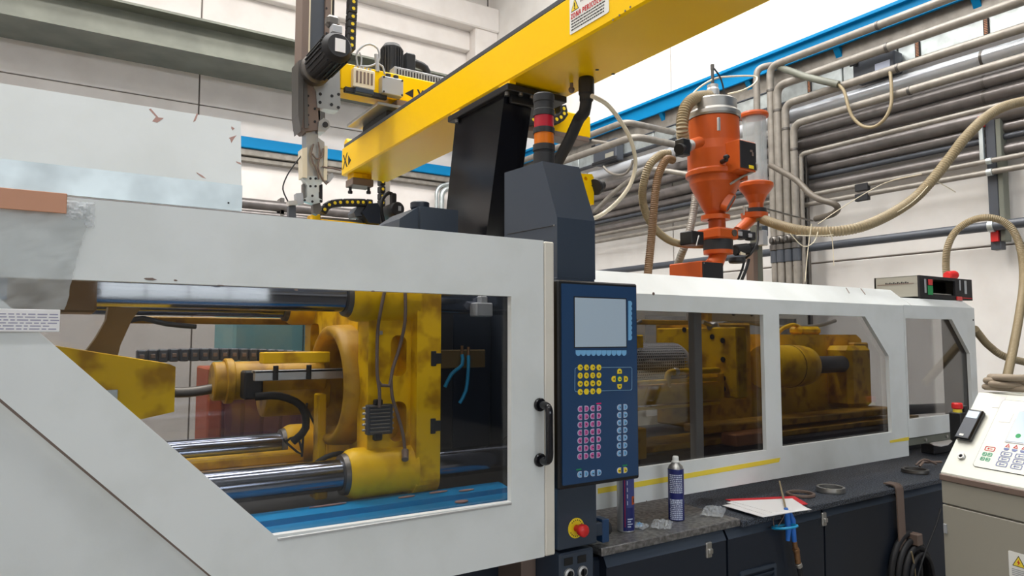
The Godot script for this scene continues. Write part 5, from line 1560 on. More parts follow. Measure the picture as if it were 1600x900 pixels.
	for px in [1264.0, 1435.0, 1544.0]:
		var q := onx(px, 100, 6.095)
		var sp := part(mb().box(V(6.085, ya + 0.01, q.z - 0.02), V(6.1, yb - 0.01, q.z + 0.02), 0.002), "terminal_strip", M.ink, st)
		for i in 9:
			part(mb().box(V(6.083, ya + 0.018 + i * (yb - ya - 0.03) / 9, q.z - 0.012), V(6.086, ya + 0.018 + (i + 0.5) * (yb - ya - 0.03) / 9, q.z + 0.012)), "slot", M.brown, sp)
	var boxes := [[1364.0, 104.0, 0.30, 0.26, "dark grey device box with pale label on the trunking, nearest of the two"], [944.0, 237.0, 0.36, 0.30, "dark grey device box with tan label on the trunking behind the white tube"]]
	for i in 2:
		var b: Array = boxes[i]
		var q := onx(b[0], b[1], 5.95)
		var hz: float = (onx(b[0] + 33, b[1], 5.95).z - onx(b[0] - 33, b[1], 5.95).z) / 2 if i == 0 else (onx(962, 240, 5.95).z - onx(926, 240, 5.95).z) / 2
		var y0 := onx(b[0], b[1] + 17, 5.95).y
		var y1 := onx(b[0], b[1] - 16, 5.95).y
		st = thing("device_box", b[4], "electrical box", q, "device boxes on the trunking")
		part(mb().box(V(5.95, y0, q.z - hz), V(6.088, y1, q.z + hz), 0.012), "box_body", M.pipedark, st)
		part(mb().box(V(5.935, y0, q.z - hz - 0.01), V(5.96, y0 + 0.04, q.z + hz + 0.02), 0.006).box(V(5.935, y1 - 0.03, q.z - hz - 0.02), V(5.95, y1, q.z - hz + 0.06), 0.006), "box_rim", M.dark, st)
		part(mb().box(V(5.944, y0 + 0.05, q.z + hz * 0.1), V(5.951, y0 + 0.11, q.z + hz * 0.8), 0.001), "box_label", M.canlabel if i == 0 else M.consolegrey, st)
	# bends that leave the wall run towards the machine, seen left of the loader
	for s in [[[925, 213], [977, 190], [1070, 210], 0.036, "grey pipe bending off the wall run just under the blue rail, left of the loader"], [[905, 247], [992, 213], [1070, 231], 0.04, "lower grey pipe bending off the wall run, left of the loader"]]:
		var a := onx(s[0][0], s[0][1], 5.3)
		var b := onx(s[1][0], s[1][1], 5.3)
		var y := b.y
		pipe(s[4], legs([V(5.3, y, -8.3), V(5.3, y, b.z), V(6.07, y, b.z)], 0.14, 10), s[3], M.pipe)
	pipe("short pale pipe slanting across the trunking under the two pipe bends", legs([onx(926, 220, 5.5), onx(950, 224, 5.5), onx(962, 222, 5.6)], 0.03), 0.02, M.pipe)
	pipe("green-grey branch pipe slanting down between the topmost pipes", PackedVector3Array([onx(1218, 105, 5.9), onx(1262, 121, 5.75), onx(1310, 132, 5.8)]), 0.032, M.beamgrey)
	pipe("grey branch pipe bending off behind the loader's hoses", legs([onx(930, 330, 5.6), onx(960, 300, 5.6), onx(1010, 262, 5.6), onx(1090, 275, 5.9)], 0.1), 0.03, M.pipe)
	# horizontal pipes low on the back wall
	for s in [[326.0, 8.0, "grey pipe low on the back wall above the door's top edge, upper one"], [341.0, 5.0, "thinner grey pipe low on the back wall, right below the upper one"]]:
		var q := onz(470, s[0], -8.4)
		var d := cf.dot(q - EYE)
		var t := pipe(s[2], PackedVector3Array([V(-6, q.y, -8.4), V(5.6, q.y, -8.4)]), s[1] * d / F, M.duct)
		t.set_meta("group", "pipes on the back wall")
		part(mb().boxc(V(onz(440, 320, -8.4).x, q.y, -8.45), V(0.06, 0.25, 0.2), 0.01), "pipe_hanger", M.darksteel, t)
	var zc := -8.3
	pipe("white bent pipe rising at the far corner beside the black column", legs([V(onz(682, 330, zc).x, 1.0, zc), onz(682, 292, zc), onz(705, 286, zc)], 0.15, 8), 0.03, M.galvan).set_meta("group", "pipes on the back wall")
	pipe("second white bent pipe at the far corner, nearer the black column", legs([V(onz(690, 330, zc).x, 1.0, zc), onz(690, 297, zc), onz(712, 292, zc)], 0.2, 8), 0.045, M.galvan).set_meta("group", "pipes on the back wall")

func hoses() -> void:
	var z := -0.9
	var t := solo(ribbed([onz(1173, 338, -1.0), onz(1190, 342, -0.95), onz(1215, 351, -0.8), onz(1250, 360, -0.6), onz(1295, 362, -0.45), onz(1340, 356, -0.35), onz(1385, 338, -0.3), onz(1425, 313, -0.25), onz(1455, 283, -0.2), onz(1483, 248, -0.15), onz(1510, 213, -0.1), onz(1545, 180, -0.05), onz(1580, 163, 0.0), onz(1640, 152, 0.1)], 0.03, 0.016, 14, 0.14), "ribbed_hose", M.hose, "thick beige ribbed hose sagging from the small hopper to the upper right", "hose")
	t = solo(ribbed([onz(1116, 152, z), onz(1100, 151, z), onz(1085, 154, z), onz(1073, 165, z), onz(1067, 182, z), onz(1066, 205, z), onz(1070, 232, z - 0.05)], 0.036, 0.016, 14, 0.16), "ribbed_hose", M.hose, "short thick ribbed hose bending from the loader's steel lid", "hose")
	var v := onz(1046, 240, z + 0.19)
	solo(ribbed([v, onz(1032, 242, -0.72), onz(1015, 258, -0.72), onz(1006, 285, -0.75), onz(1004, 310, -0.8), onz(1010, 335, -0.85), onz(1024, 358, -0.9), onz(1045, 375, -0.95), onz(1070, 382, -1.0), onz(1110, 383, -1.05)], 0.021, 0.010, 12), "ribbed_hose", M.hose, "ribbed hose curving from the loader's black valve behind the hopper neck", "hose")
	solo(ribbed([v + V(0.02, -0.03, 0), onz(1041, 250, -0.68), onz(1030, 270, -0.68), onz(1024, 300, -0.68), onz(1021, 335, -0.68), onz(1017, 380, -0.68), onz(1011, 440, -0.66)], 0.021, 0.010, 12), "ribbed_hose", M.hosebrown, "brown ribbed hose hanging from the black valve down behind the white guard", "hose")
	solo(ribbed([onz(1087, 305, -1.3), onz(1083, 335, -1.3), onz(1075, 370, -1.3), onz(1062, 405, -1.35), onz(1050, 440, -1.5), onz(1042, 478, -1.6)], 0.026, 0.014, 12, 0.06), "ribbed_hose", M.pipe, "grey ribbed hose slanting down behind the loader's neck", "hose")
	solo(ribbed([onz(1480, 440, -0.75), onz(1478, 412, -0.75), onz(1481, 385, -0.72), onz(1493, 362, -0.68), onz(1515, 346, -0.6), onz(1540, 340, -0.5), onz(1565, 345, -0.42), onz(1584, 362, -0.36), onz(1596, 395, -0.32), onz(1599, 440, -0.28), onz(1593, 490, -0.22), onz(1583, 545, -0.16), onz(1570, 605, -0.1)], 0.026, 0.012, 12), "ribbed_hose", M.hose, "ribbed hose arching over beside the electronics box at the right edge", "hose")
	solo(ribbed([onz(1523, 514, -0.32), onz(1530, 523, -0.33), onz(1545, 540, -0.32), onz(1572, 558, -0.26), onz(1630, 572, -0.15)], 0.024, 0.012, 12), "ribbed_hose", M.hose, "ribbed hose crossing behind the console at the far right", "hose")
	solo(mb().tube(path([onz(925, 150, -0.35), onz(948, 163, -0.4), onz(968, 187, -0.5), onz(984, 215, -0.55), onz(992, 243, -0.58), onz(992, 265, -0.6), onz(984, 290, -0.6), onz(966, 314, -0.6), onz(945, 332, -0.6), onz(926, 342, -0.55)]), 0.0095, 10), "white_tube", M.cream, "cream plastic tube arching from the yellow beam to the navy cap", "tube")
	solo(mb().tube(path([onz(1076, 158, z), onz(1082, 147, z), onz(1098, 133, z), onz(1120, 122, z), onz(1150, 119, z + 0.02), onz(1178, 119, z + 0.05), onz(1183, 124, z + 0.08), onz(1176, 133, z + 0.1), onz(1158, 142, z + 0.1), onz(1137, 147, z + 0.05)]), 0.0055, 8), "air_tube", M.cream, "thin cream air tube looped round the loader's lid", "tube")
	solo(mb().tube(path([onx(1310, 132, 5.8), onx(1319, 143, 5.78), onx(1326, 168, 5.75), onx(1333, 184, 5.75), onx(1348, 197, 5.75), onx(1366, 198, 5.75), onx(1382, 186, 5.75), onx(1392, 165, 5.77), onx(1393, 140, 5.8), onx(1391, 112, 5.84)]), 0.014, 10), "wall_cable", M.hose, "tan cable hanging in a loop below the dark device box", "cable")
	solo(mb().tube(path([onx(943, 260, 5.8), onx(950, 268, 5.8), onx(962, 273, 5.8), onx(976, 272, 5.8), onx(985, 262, 5.8), onx(989, 250, 5.8)]), 0.016, 8), "wall_cable", M.pipe, "small grey cable loop on the wall ducts left of the brown hose", "cable")
	solo(mb().tube(path([onx(1204, 258, 5.7), onx(1222, 268, 5.6), onx(1245, 282, 5.5), onx(1265, 302, 5.45), onx(1282, 312, 5.4), onx(1302, 318, 5.4), onx(1309, 326, 5.45), onx(1300, 335, 5.6), onx(1275, 342, 5.8)]), 0.027, 12), "dark_hose", M.hosegrey, "dark smooth hose winding out from the pipe bank", "hose")
	# thin strings tied round the thick hose
	var b := mb()
	for q in [[[1278, 350], [1330, 315], [1385, 285], [1440, 272]], [[1245, 368], [1300, 367], [1360, 352], [1420, 320], [1455, 285]], [[1292, 352], [1300, 372], [1303, 415]], [[1235, 365], [1255, 385], [1272, 378], [1278, 362]], [[1450, 280], [1470, 287], [1493, 300]], [[1268, 350], [1262, 395], [1258, 440]]]:
		var pts := []
		for w in q:
			pts.append(onz(w[0], w[1], -0.42 if w[0] < 1400 else -0.2))
		b.tube(path(pts, 0.05), 0.0025, 5)
	solo(b, "tie_strings", M.cream, "loose cream strings tied round the thick sagging hose", "string")

func arc(b: MB, c: Vector3, r: float, y0: float, y1: float, a0: float, a1: float, seg := 8) -> MB:
	for i in seg:
		var p := a0 + (a1 - a0) * i / seg
		var q := a0 + (a1 - a0) * (i + 1) / seg
		var n0 := V(cos(p), 0, sin(p))
		var n1 := V(cos(q), 0, sin(q))
		b.tri(c + n0 * r + V(0, y0, 0), c + n1 * r + V(0, y0, 0), c + n1 * r + V(0, y1, 0), n0, n1, n1)
		b.tri(c + n0 * r + V(0, y0, 0), c + n1 * r + V(0, y1, 0), c + n0 * r + V(0, y1, 0), n0, n1, n0)
	return b
func crumple(c: Vector3, sx: float, sz: float, h: float, seed_: int, turn := 0.0, bs := Basis()) -> MB:
	var f := FastNoiseLite.new()
	f.seed = seed_
	f.frequency = 0.9
	f.noise_type = FastNoiseLite.TYPE_CELLULAR
	f.cellular_return_type = FastNoiseLite.RETURN_DISTANCE
	var b := mb(Transform3D(bs * Basis(Vector3.UP, turn), c))
	var n := 14
	var g := func(i, j):
		var u := float(i) / n * 2 - 1
		var w := float(j) / n * 2 - 1
		var e := clampf(1.0 - maxf(absf(u), absf(w)), 0, 1)
		var k := f.get_noise_2d(u * 3.0 + 7, w * 3.0)
		return V(u * sx * (1 + 0.15 * k), h * (0.15 + absf(k)) * (0.25 + 0.75 * sqrt(e)), w * sz * (1 - 0.15 * k))
	for i in n:
		for j in n:
			b.quad(g.call(i, j), g.call(i + 1, j), g.call(i + 1, j + 1), g.call(i, j + 1))
	return b

func spray_can(called: String, label: String, c: Vector3, r: float, h: float, face: float, kind: int) -> Node3D:
	var t := thing(called, label, "spray can", c, "spray cans on the ledge")
	part(mb().lathe([P(0, 0.002), P(r * 0.9, 0), P(r, 0.003), P(r, 0.008), P(r * 0.985, 0.01), P(r * 0.985, h), P(r, h + 0.002), P(r * 0.98, h + 0.006)], c, Vector3.UP, 36), "can_body", M.canblue if kind == 0 else M.alu, t)
	var sh := part(mb().lathe([P(r * 0.98, h + 0.004), P(r * 0.85, h + 0.016), P(r * 0.55, h + 0.025), P(r * 0.5, h + 0.03), P(0, h + 0.03)], c, Vector3.UP, 32, true), "shoulder", M.steel, t)
	part(mb().lathe([P(r * 0.5, h + 0.024), P(r * 0.5, h + 0.034), P(r * 0.4, h + 0.036), P(r * 0.38, h + 0.05), P(r * 0.3, h + 0.054), P(0, h + 0.054)], c, Vector3.UP, 24), "spray_nozzle", M.whiteplastic, t)
	var rg := RandomNumberGenerator.new()
	rg.seed = 3 + kind
	var b := mb()
	if kind == 0:
		for row in 24:
			if row in [10, 11, 12]:
				continue
			var a := face - 0.85
			while a < face + 0.8:
				var w := rg.randf_range(0.06, 0.3)
				arc(b, c, r * 0.985 + 0.0006, h - 0.014 - row * 0.0073 - (0.0048 if row not in [13, 14] else 0.006), h - 0.014 - row * 0.0073, a, minf(a + w, face + 0.85), 2)
				a += w + 0.05
		stuff(part(b, "can_print", M.canlabel, t))
	else:
		arc(b, c, r * 0.985 + 0.0005, 0.006, h, face - 1.4, face + 0.30, 14)
		part(b, "blue_label", M.canblue, t)
		b = mb()
		arc(b, c, r * 0.985 + 0.0009, 0.09, h - 0.01, face - 1.3, face - 0.1, 10)
		part(b, "pale_panel", M.inkblue, t)
		part(arc(mb(), c, r * 0.985 + 0.001, 0.02, h, face + 0.05, face + 0.12, 2), "red_line", M.inkred, t)
		part(arc(mb(), c, r * 0.985 + 0.0014, 0.10, 0.13, face - 1.25, face - 0.75, 5), "hazard_mark", M.orange, t)
		part(arc(mb(), c, r * 0.985 + 0.0018, 0.108, 0.122, face - 1.1, face - 0.9, 3), "hazard_sign", M.ink, t)
		b = mb()
		for row in 4:
			arc(b, c, r * 0.985 + 0.0012, 0.02 + row * 0.009, 0.024 + row * 0.009, face - 0.6 - 0.25 * (row % 2), face - 0.2, 3)
			arc(b, c, r * 0.985 + 0.0012, 0.10 + row * 0.024, 0.115 + row * 0.024, face - 0.25, face - 0.17, 2)
		stuff(part(b, "can_print", M.canlabel, t))
	return t

func ledge_things() -> void:
	var y := 0.803
	var a := ony(1057, 811.5, y)
	spray_can("spray_can", "upright dark blue spray can printed with white lines, white nozzle, standing free on the ledge", a, 0.0315, 0.192, atan2(EYE.z - a.z, EYE.x - a.x), 0)
	a = ony(978, 829, y)
	spray_can("spray_can", "silver and navy spray can with an orange mark, half hidden behind the operator panel", a, 0.0325, 0.215, atan2(EYE.z - a.z, EYE.x - a.x), 1)
	a = ony(998, 824, y)
	var bg := solo(crumple(a, 0.035, 0.03, 0.022, 3, 0.4), "plastic_bag", M.bag, "small crumpled clear bag with blue print right beside the silver can", "plastic bag", "crumpled bags on the ledge")
	part(crumple(a + V(0.0, 0.004, 0.003), 0.014, 0.012, 0.02, 8, 0.9), "bag_print", M.keyblue, bg)
	a = ony(1034, 822, y)
	solo(crumple(a, 0.06, 0.035, 0.03, 5, 0.7), "plastic_bag", M.bag, "crumpled clear bag at the foot of the dark blue spray can", "plastic bag", "crumpled bags on the ledge")
	a = ony(1115, 802, y)
	solo(crumple(a, 0.085, 0.04, 0.034, 11, 0.6), "plastic_bag", M.bag, "longer crumpled clear bag between the dark blue can and the papers", "plastic bag", "crumpled bags on the ledge")
	# papers lying over the ledge's edge
	var t := thing("paper_stack", "stack of white papers with a red-edged folder hanging over the ledge", "papers", ony(1200, 792, y))
	var sheet := func(pts: Array, y0: float, th: float, called: String, m: Material):
		var o := []
		for p in pts:
			var w := ony(p[0], p[1], y0)
			o.append(P(w.x, w.z))
		part(mb().plate(o, y0, y0 + th, 1), called, m, t)
	sheet.call([[1133, 781], [1241, 776], [1262, 788], [1200, 800]], 0.806, 0.003, "folder", M.paperred)
	sheet.call([[1129, 790], [1192, 808.5], [1262, 797], [1200, 781]], 0.809, 0.002, "sheet", M.paper)
	sheet.call([[1135, 785], [1199, 806], [1268, 796.5], [1215, 780.5]], 0.811, 0.002, "sheet", M.paper)
	sheet.call([[1141, 783.5], [1206, 801], [1262, 795], [1238, 779.5]], 0.813, 0.002, "sheet", M.paper)
	# blow gun on a string
	var z := -0.035
	t = thing("air_gun", "bright blue air blow gun hanging on a string in front of the cabinet doors", "air gun", onz(1235, 850, z))
	part(mb().tube(path([onz(1218, 752, -0.28), onz(1222, 770, -0.15), onz(1228, 796, z)]), 0.004, 6), "string", M.hose, t)
	part(mb().tube(PackedVector3Array([onz(1228, 794, z), onz(1229, 802, z), onz(1232, 825, z), onz(1231, 845, z)]), [0.008, 0.012, 0.012, 0.008], 12), "gun_body", M.gunblue, t)
	part(mb().tube(PackedVector3Array([onz(1235, 801, z), onz(1238, 812, z), onz(1239, 830, z), onz(1241, 846, z)]), [0.006, 0.013, 0.012, 0.010], 12), "gun_grip", M.gunblue, t)
	var g := onz(1226, 823, z + 0.015)
	var ring := []
	for i in 20:
		var q := TAU * i / 20
		ring.append(g + V(cos(q) * 0.052, sin(q) * 0.008, sin(q) * 0.045))
	part(mb().tube(path(ring, 0.02, true), 0.0052, 8, true), "blue_ring", M.cyan, t)
	part(mb().cyl(onz(1241, 846, z), onz(1243, 857, z), 0.011, 12, 0.001).cyl(onz(1243, 857, z), onz(1245, 862, z), 0.014, 12, 0.002).cyl(onz(1245, 862, z), onz(1247, 880, z), 0.012, 12, 0.002), "coupling", M.brass, t)
	part(mb().cyl(onz(1247, 880, z), onz(1249, 886, z), 0.014, 12, 0.002), "coupling_ring", M.steel, t)
	part(mb().tube(path([onz(1248, 883, z), onz(1252, 905, z), onz(1253, 960, z), onz(1240, 1100, z)]), 0.011, 10), "air_hose", M.rubber, t)
	part(mb().tube(path([onz(1210, 825, z), onz(1208, 812, z), onz(1214, 800, z - 0.02), onz(1228, 797, z)]), 0.0015, 5).tube(path([onz(1216, 822, z), onz(1222, 812, z), onz(1228, 800, z)]), 0.0015, 5), "thin_wire", M.taupe, t)
	# rings lying on the ledge
	y = 0.8
	var hoop := func(px, py, r: float, w: float, h: float, m: Material, label: String):
		var c := ony(px, py, y)
		return solo(mb().lathe([P(r - w, 0), P(r, 0), P(r + 0.001, h * 0.3), P(r, h), P(r - w * 0.5, h + 0.002), P(r - w, h), P(r - w, 0)], c, Vector3.UP, 40), "steel_ring", m, label, "ring", "rings on the ledge")
	hoop.call(1251, 773.5, 0.062, 0.011, 0.010, M.taupe, "flat rusty ring lying nearest the red-edged papers")
	hoop.call(1298, 768, 0.062, 0.011, 0.022, M.steel, "bright steel ring right of the rusty one on the ledge")
	hoop.call(1430, 738, 0.066, 0.014, 0.018, M.darksteel, "dull steel ring far along the ledge beside the console")
	var c := ony(1437, 731, y)
	c.y += 0.008
	solo(mb().tube(path([c, c + V(0.04, 0.02, 0), c + V(0.1, 0.01, -0.02), c + V(0.16, 0.015, 0.04)]), 0.007, 8).tube(path([c + V(0.02, 0, -0.03), c + V(0.07, 0.03, -0.01), c + V(0.12, 0.005, 0.03)]), 0.006, 8), "wire_bundle", M.taupe, "small bundle of dull wires behind the far ring on the ledge", "wires")
	# strap over the edge, hook and coiled cable
	var s0 := ony(1392, 758, 0.8)
	var s1 := onz(1404, 757, -0.055)
	t = thing("hanging_strap", "brown webbing strap draped over the ledge's edge", "strap", s1)
	var p := legs([s0 + V(0, 0.006, -0.02), V(s1.x, 0.808, -0.055), V(s1.x + 0.005, 0.40, -0.05)], 0.025, 6)
	var b := mb()
	for i in p.size() - 1:
		var w := V(0.030, 0, 0)
		b.quad(p[i] - w, p[i] + w, p[i + 1] + w, p[i + 1] - w)
		var n := (p[i + 1] - p[i]).cross(V(1, 0, 0)).normalized() * 0.006
		b.quad(p[i] - w + n, p[i] + w + n, p[i + 1] + w + n, p[i + 1] - w + n)
		b.quad(p[i] + w, p[i] + w + n, p[i + 1] + w + n, p[i + 1] + w)
		b.quad(p[i] - w, p[i] - w + n, p[i + 1] - w + n, p[i + 1] - w)
	part(b, "webbing", M.taupe, t)
	var cc := onz(1424, 905, -0.045)
	t = thing("cable_coil", "coil of thick black cable hung low on the cabinet beside the console", "cable coil", cc)
	b = mb()
	for i in 4:
		var l := []
		for k in 24:
			var q := TAU * k / 24
			l.append(cc + V(cos(q) * (0.16 - i * 0.018) + i * 0.012, sin(q) * (0.21 - i * 0.022) - i * 0.008, i * 0.014 - 0.01))
		b.tube(path(l, 0.03, true), 0.0145 if i < 3 else 0.010, 10, true)
	part(b, "cable_loops", M.rubber, t)
	part(mb().boxc(onz(1430, 842, -0.03), V(0.045, 0.055, 0.05), 0.004), "cable_tie", M.taupe, t)
	part(mb().tube(path([onz(1424, 862, -0.01), onz(1428, 880, -0.01), onz(1431, 905, -0.01)]), 0.004, 6), "pale_wire", M.hose, t)
	solo(mb().tube(path([onz(1470, 795, 0.0), onz(1462, 822, 0.0), onz(1450, 852, 0.0), onz(1440, 880, 0.0), onz(1432, 910, 0.0)]), 0.005, 6), "thin_black_cable", M.rubber, "thin black cable running down beside the console", "cable")
	# white scrap plate under the end guard, and the stop switch on its post
	c = ony(1467, 692, 0.86)
	var o := []
	for q in [[1449, 691], [1458, 689], [1470, 687], [1484, 687.5], [1488, 690], [1481, 696], [1470, 698], [1460, 696.5]]:
		var w := ony(q[0], q[1], 0.86)
		o.append(P(w.x, w.z))
	var wp := thing("white_plate", "thin white scrap plate lying under the end guard beside the console", "plate", c)
	part(mb().plate(o, 0.86, 0.864, 1), "plate", M.paper, wp)
	part(mb().box(V(c.x - 0.1, 0.80, c.z - 0.06), V(c.x + 0.25, 0.86, c.z + 0.02), 0.004), "support_block", M.dark, wp)
	t = thing("stop_switch", "red and amber stop switch on a black box behind the console", "switch", deep(1497, 668, 3.75))
	c = deep(1497, 666, 3.75)
	part(mb().boxc(c, V(0.062, 0.15, 0.06), 0.005).box(V(c.x - 0.025, 0.8, c.z - 0.02), V(c.x + 0.025, c.y - 0.05, c.z + 0.02)), "switch_box", M.black, t)
	part(mb().cyl(c + V(0, 0.075, 0), c + V(0, 0.092, 0), 0.022, 16), "amber_ring", M.tapeyellow, t)
	part(mb().cyl(c + V(0, 0.092, 0), c + V(0, 0.125, 0), 0.027, 20, 0.005), "red_cap", M.red, t)
	part(mb().boxc(c + V(0.06, 0.05, 0.0), V(0.03, 0.12, 0.04), 0.006), "black_bracket", M.black, t)

func console() -> void:
	var e1 := V(-0.219, 0, 0.975).normalized()
	var e2 := V(0.975, 0, 0.219).normalized()
	var P0 := V(2.776, 1.018, 0.448)
	var up := Vector3.UP
	var sl := (e2 * 0.2022 + up * 0.266).normalized()
	var L := 0.36
	var nr := e1.cross(sl).normalized()
	if nr.y < 0: nr = -nr
	var W := 0.62
	var t := thing("console_cabinet", "cream operator console with sloped keypad top at the lower right", "console", V(3.0, 0, 0.75))
	# body: local axes e1 (along the front), up, e2 (deep)
	var loc := Transform3D(Basis(e1, up, e2), P0)
	var b := mb(loc)
	b.box(V(0.006, -1.018, 0.012), V(W - 0.006, -0.026, 0.50), 0.004)
	part(b, "cabinet", M.consolegrey, t)
	part(mb(loc).box(V(0.0, -0.113, 0.0), V(W, -0.03, 0.014), 0.002), "upper_front", M.consolegrey, t)
	var dr := part(mb(loc).box(V(0.0, -0.98, 0.0), V(W, -0.119, 0.014), 0.002), "front_door", M.consolegrey, t)
	part(mb(loc).box(V(0.003, -0.222, -0.004), V(0.016, -0.188, 0.002), 0.001), "hinge", M.gridgrey, dr)
	part(mb(loc).box(V(-0.004, -0.03, -0.006), V(W + 0.004, -0.006, 0.40), 0.003), "edge_trim", M.taupe, t)
	# wedge top
	var u2 := e2 * (0.2022 / 0.334 * L) + up * (0.266 / 0.334 * L)
	b = mb()
	var A := P0 - up * 0.006
	var B := P0 + e1 * W - up * 0.006
	var Cc := P0 + e1 * W + u2
	var D := P0 + u2
	var E := D + e2 * 0.2
	var G := Cc + e2 * 0.2
	var H := E - up * (u2.y + 0.006)
	var I := G - up * (u2.y + 0.006)
	b.quad(P0, P0 + e1 * W, Cc, D, nr)
	b.quad(A, B, P0 + e1 * W, P0, -e2)
	b.quad(D, Cc, G, E, up)
	b.quad(E, G, I, H, e2)
	for s in [[A, P0, D, E, H, -e1], [B, P0 + e1 * W, Cc, G, I, e1]]:
		b.tri(s[0], s[1], s[2], s[5], s[5], s[5]); b.tri(s[0], s[2], s[3], s[5], s[5], s[5]); b.tri(s[0], s[3], s[4], s[5], s[5], s[5])
	part(b, "sloped_top", M.consolewhite, t)
	# sloped-plane frame: x along the front, y up the slope, z out
	var pl := Transform3D(Basis(e1, sl, nr), P0)
	var kp := part(mb(pl).plate(rrect(0.105, 0.046, 0.56, 0.335, 0.012), 0, 0.003, 2), "keypad_plate", M.consolewhite, t)
	part(mb(pl).plate(rrect(0.1035, 0.0445, 0.5615, 0.3365, 0.0125), 0, 0.002, 2), "plate_edge", M.ink, kp)
	part(mb(pl).plate(rect(0.178, 0.16, 0.36, 0.295), 0.003, 0.005, 2), "display_frame", M.gridgrey, t)
	part(mb(pl).plate(rect(0.183, 0.165, 0.355, 0.29), 0.005, 0.006, 2), "display", M.screen, t)
	part(mb(pl).plate(disc(0.215, 0.19, 0.009, 16), 0.006, 0.0065, 2), "display_symbol", M.green, t)
	var outline := func(x: float, y: float, w: float, h: float, m: Material, th := 0.0022):
		part(mb(pl).plate(rrect(x, y, x + w, y + h, 0.004), 0.003, 0.0042, 2, [rrect(x + th, y + th, x + w - th, y + h - th, 0.003)]).boxc(V(x + w * 0.5, y + h * 0.5, 0.0036), V(w * 0.5, 0.0025, 0.001)).boxc(V(x + w * 0.35, y + h * 0.5, 0.0036), V(0.003, h * 0.4, 0.001)), "key_outline", m, kp)
	outline.call(0.121, 0.115, 0.036, 0.018, M.inkred)
	for i in 2:
		for j in 2:
			outline.call(0.121 + i * 0.019, 0.073 + j * 0.02, 0.016, 0.015, M.printgreen)
	for i in 3:
		outline.call(0.182, 0.062 + i * 0.021, 0.038, 0.018, M.printblue)
	for k in 5:
		var x := 0.186 + k * 0.028
		part(mb(pl).plate([P(x, 0.141), P(x + 0.016, 0.141), P(x + 0.008, 0.155)], 0.003, 0.0042, 2, [[P(x + 0.0035, 0.143), P(x + 0.0125, 0.143), P(x + 0.008, 0.151)]]), "arrow_print", M.inkred, kp)
		part(mb(pl).boxc(V(x + 0.008, 0.134, 0.0036), V(0.018, 0.006, 0.001)).boxc(V(x + 0.008, 0.129, 0.0036), V(0.012, 0.003, 0.001)), "key_print", M.printblue, kp)
		if k > 1:
			for i in 3:
				outline.call(0.232 + (k - 2) * 0.05, 0.062 + i * 0.021, 0.038, 0.018, M.printblue)
	part(mb(pl).plate(rect(0.075, 0.30, 0.11, 0.35), 0, 0.001, 2), "worn_label", M.paper, t)
	part(mb(pl).plate(rect(0.125, 0.24, 0.165, 0.28), 0.003, 0.004, 2), "worn_label", M.paper, t)
	var kb := part(mb(pl).lathe([P(0, 0), P(0.013, 0), P(0.014, 0.003), P(0.011, 0.009), P(0, 0.009)], V(0.052, 0.075, 0), Vector3.BACK, 20), "key_switch", M.steel, t)
	part(mb(pl).lathe([P(0, 0.0095), P(0.007, 0.0095)], V(0.052, 0.075, 0), Vector3.BACK, 14).boxc(V(0.052, 0.075, 0.011), V(0.002, 0.01, 0.003)), "key_slot", M.ink, kb)
	# warning sticker on the door
	var st := part(mb(loc).plate(rrect(0.238, -0.305, 0.345, -0.219, 0.004), -0.0012, 0.0, 2), "warning_sticker", M.whiteplastic, t)
	part(mb(loc).plate([P(0.25, -0.265), P(0.294, -0.265), P(0.272, -0.228)], -0.0018, -0.0008, 2), "triangle_edge", M.ink, st)
	part(mb(loc).plate([P(0.254, -0.2628), P(0.290, -0.2628), P(0.272, -0.2325)], -0.0026, -0.0015, 2), "triangle", M.tapeyellow, st)
	part(mb(loc).plate([P(0.2745, -0.24), P(0.2665, -0.2515), P(0.2715, -0.2515), P(0.269, -0.261), P(0.2775, -0.2485), P(0.2725, -0.2485)], -0.0032, -0.0024, 2), "flash", M.inkred, st)
	b = mb(loc)
	for i in 4:
		b.box(V(0.248, -0.2775 - i * 0.0062, -0.0018), V(0.335 - (i % 2) * 0.02, -0.2745 - i * 0.0062, -0.001))
	part(b, "sticker_print", M.gridgrey, st)
	# the remote in its holder, lying on the slope
	var rc := pl * Transform3D(Basis(Vector3.BACK, -0.03), V(0.036, 0.205, 0))
	var rm := thing("remote_control", "black handheld remote with glossy front lying on the console's slope", "remote control", pl * V(0.036, 0.205, 0))
	part(mb(rc).box(V(-0.031, -0.066, 0.001), V(0.031, 0.066, 0.022), 0.005), "remote_body", M.blackgloss, rm)
	part(mb(rc).plate(rrect(-0.025, -0.058, 0.025, 0.06, 0.004), 0.02, 0.0228, 2), "remote_front", M.pipedark, rm)
	part(mb(rc).plate(rrect(-0.022, 0.026, 0.022, 0.056, 0.003), 0.022, 0.0238, 2), "remote_window", M.screen, rm)
	part(mb(rc).boxc(V(-0.004, -0.05, 0.0236), V(0.016, 0.008, 0.001)), "remote_mark", M.whiteplastic, rm)
	# coil of ribbed rope-like hose on the top
	var top := P0 + u2 + up * 0.012
	b = mb()
	var pts := []
	var f := FastNoiseLite.new()
	f.seed = 2
	for i in 70:
		var a := TAU * i / 17.0
		var r := 0.085 + 0.018 * sin(i * 0.9) + 0.012 * f.get_noise_1d(i * 9.0)
		pts.append(top + e1 * (0.09 + cos(a) * r * 1.0) + e2 * (0.065 + sin(a) * r * 0.62) + up * (0.0 + i * 0.00075 + 0.008 * absf(f.get_noise_1d(i * 5.0 + 50))))
	pts.append(top + e1 * 0.22 + e2 * 0.06 + up * 0.03)
	pts.append(top + e1 * 0.40 + e2 * 0.08 + up * 0.02)
	b.tube(path(pts, 0.012), 0.0125, 8)
	solo(b, "rope_coil", M.rope, "loosely coiled grey-brown cord lying on the console's top", "cord")

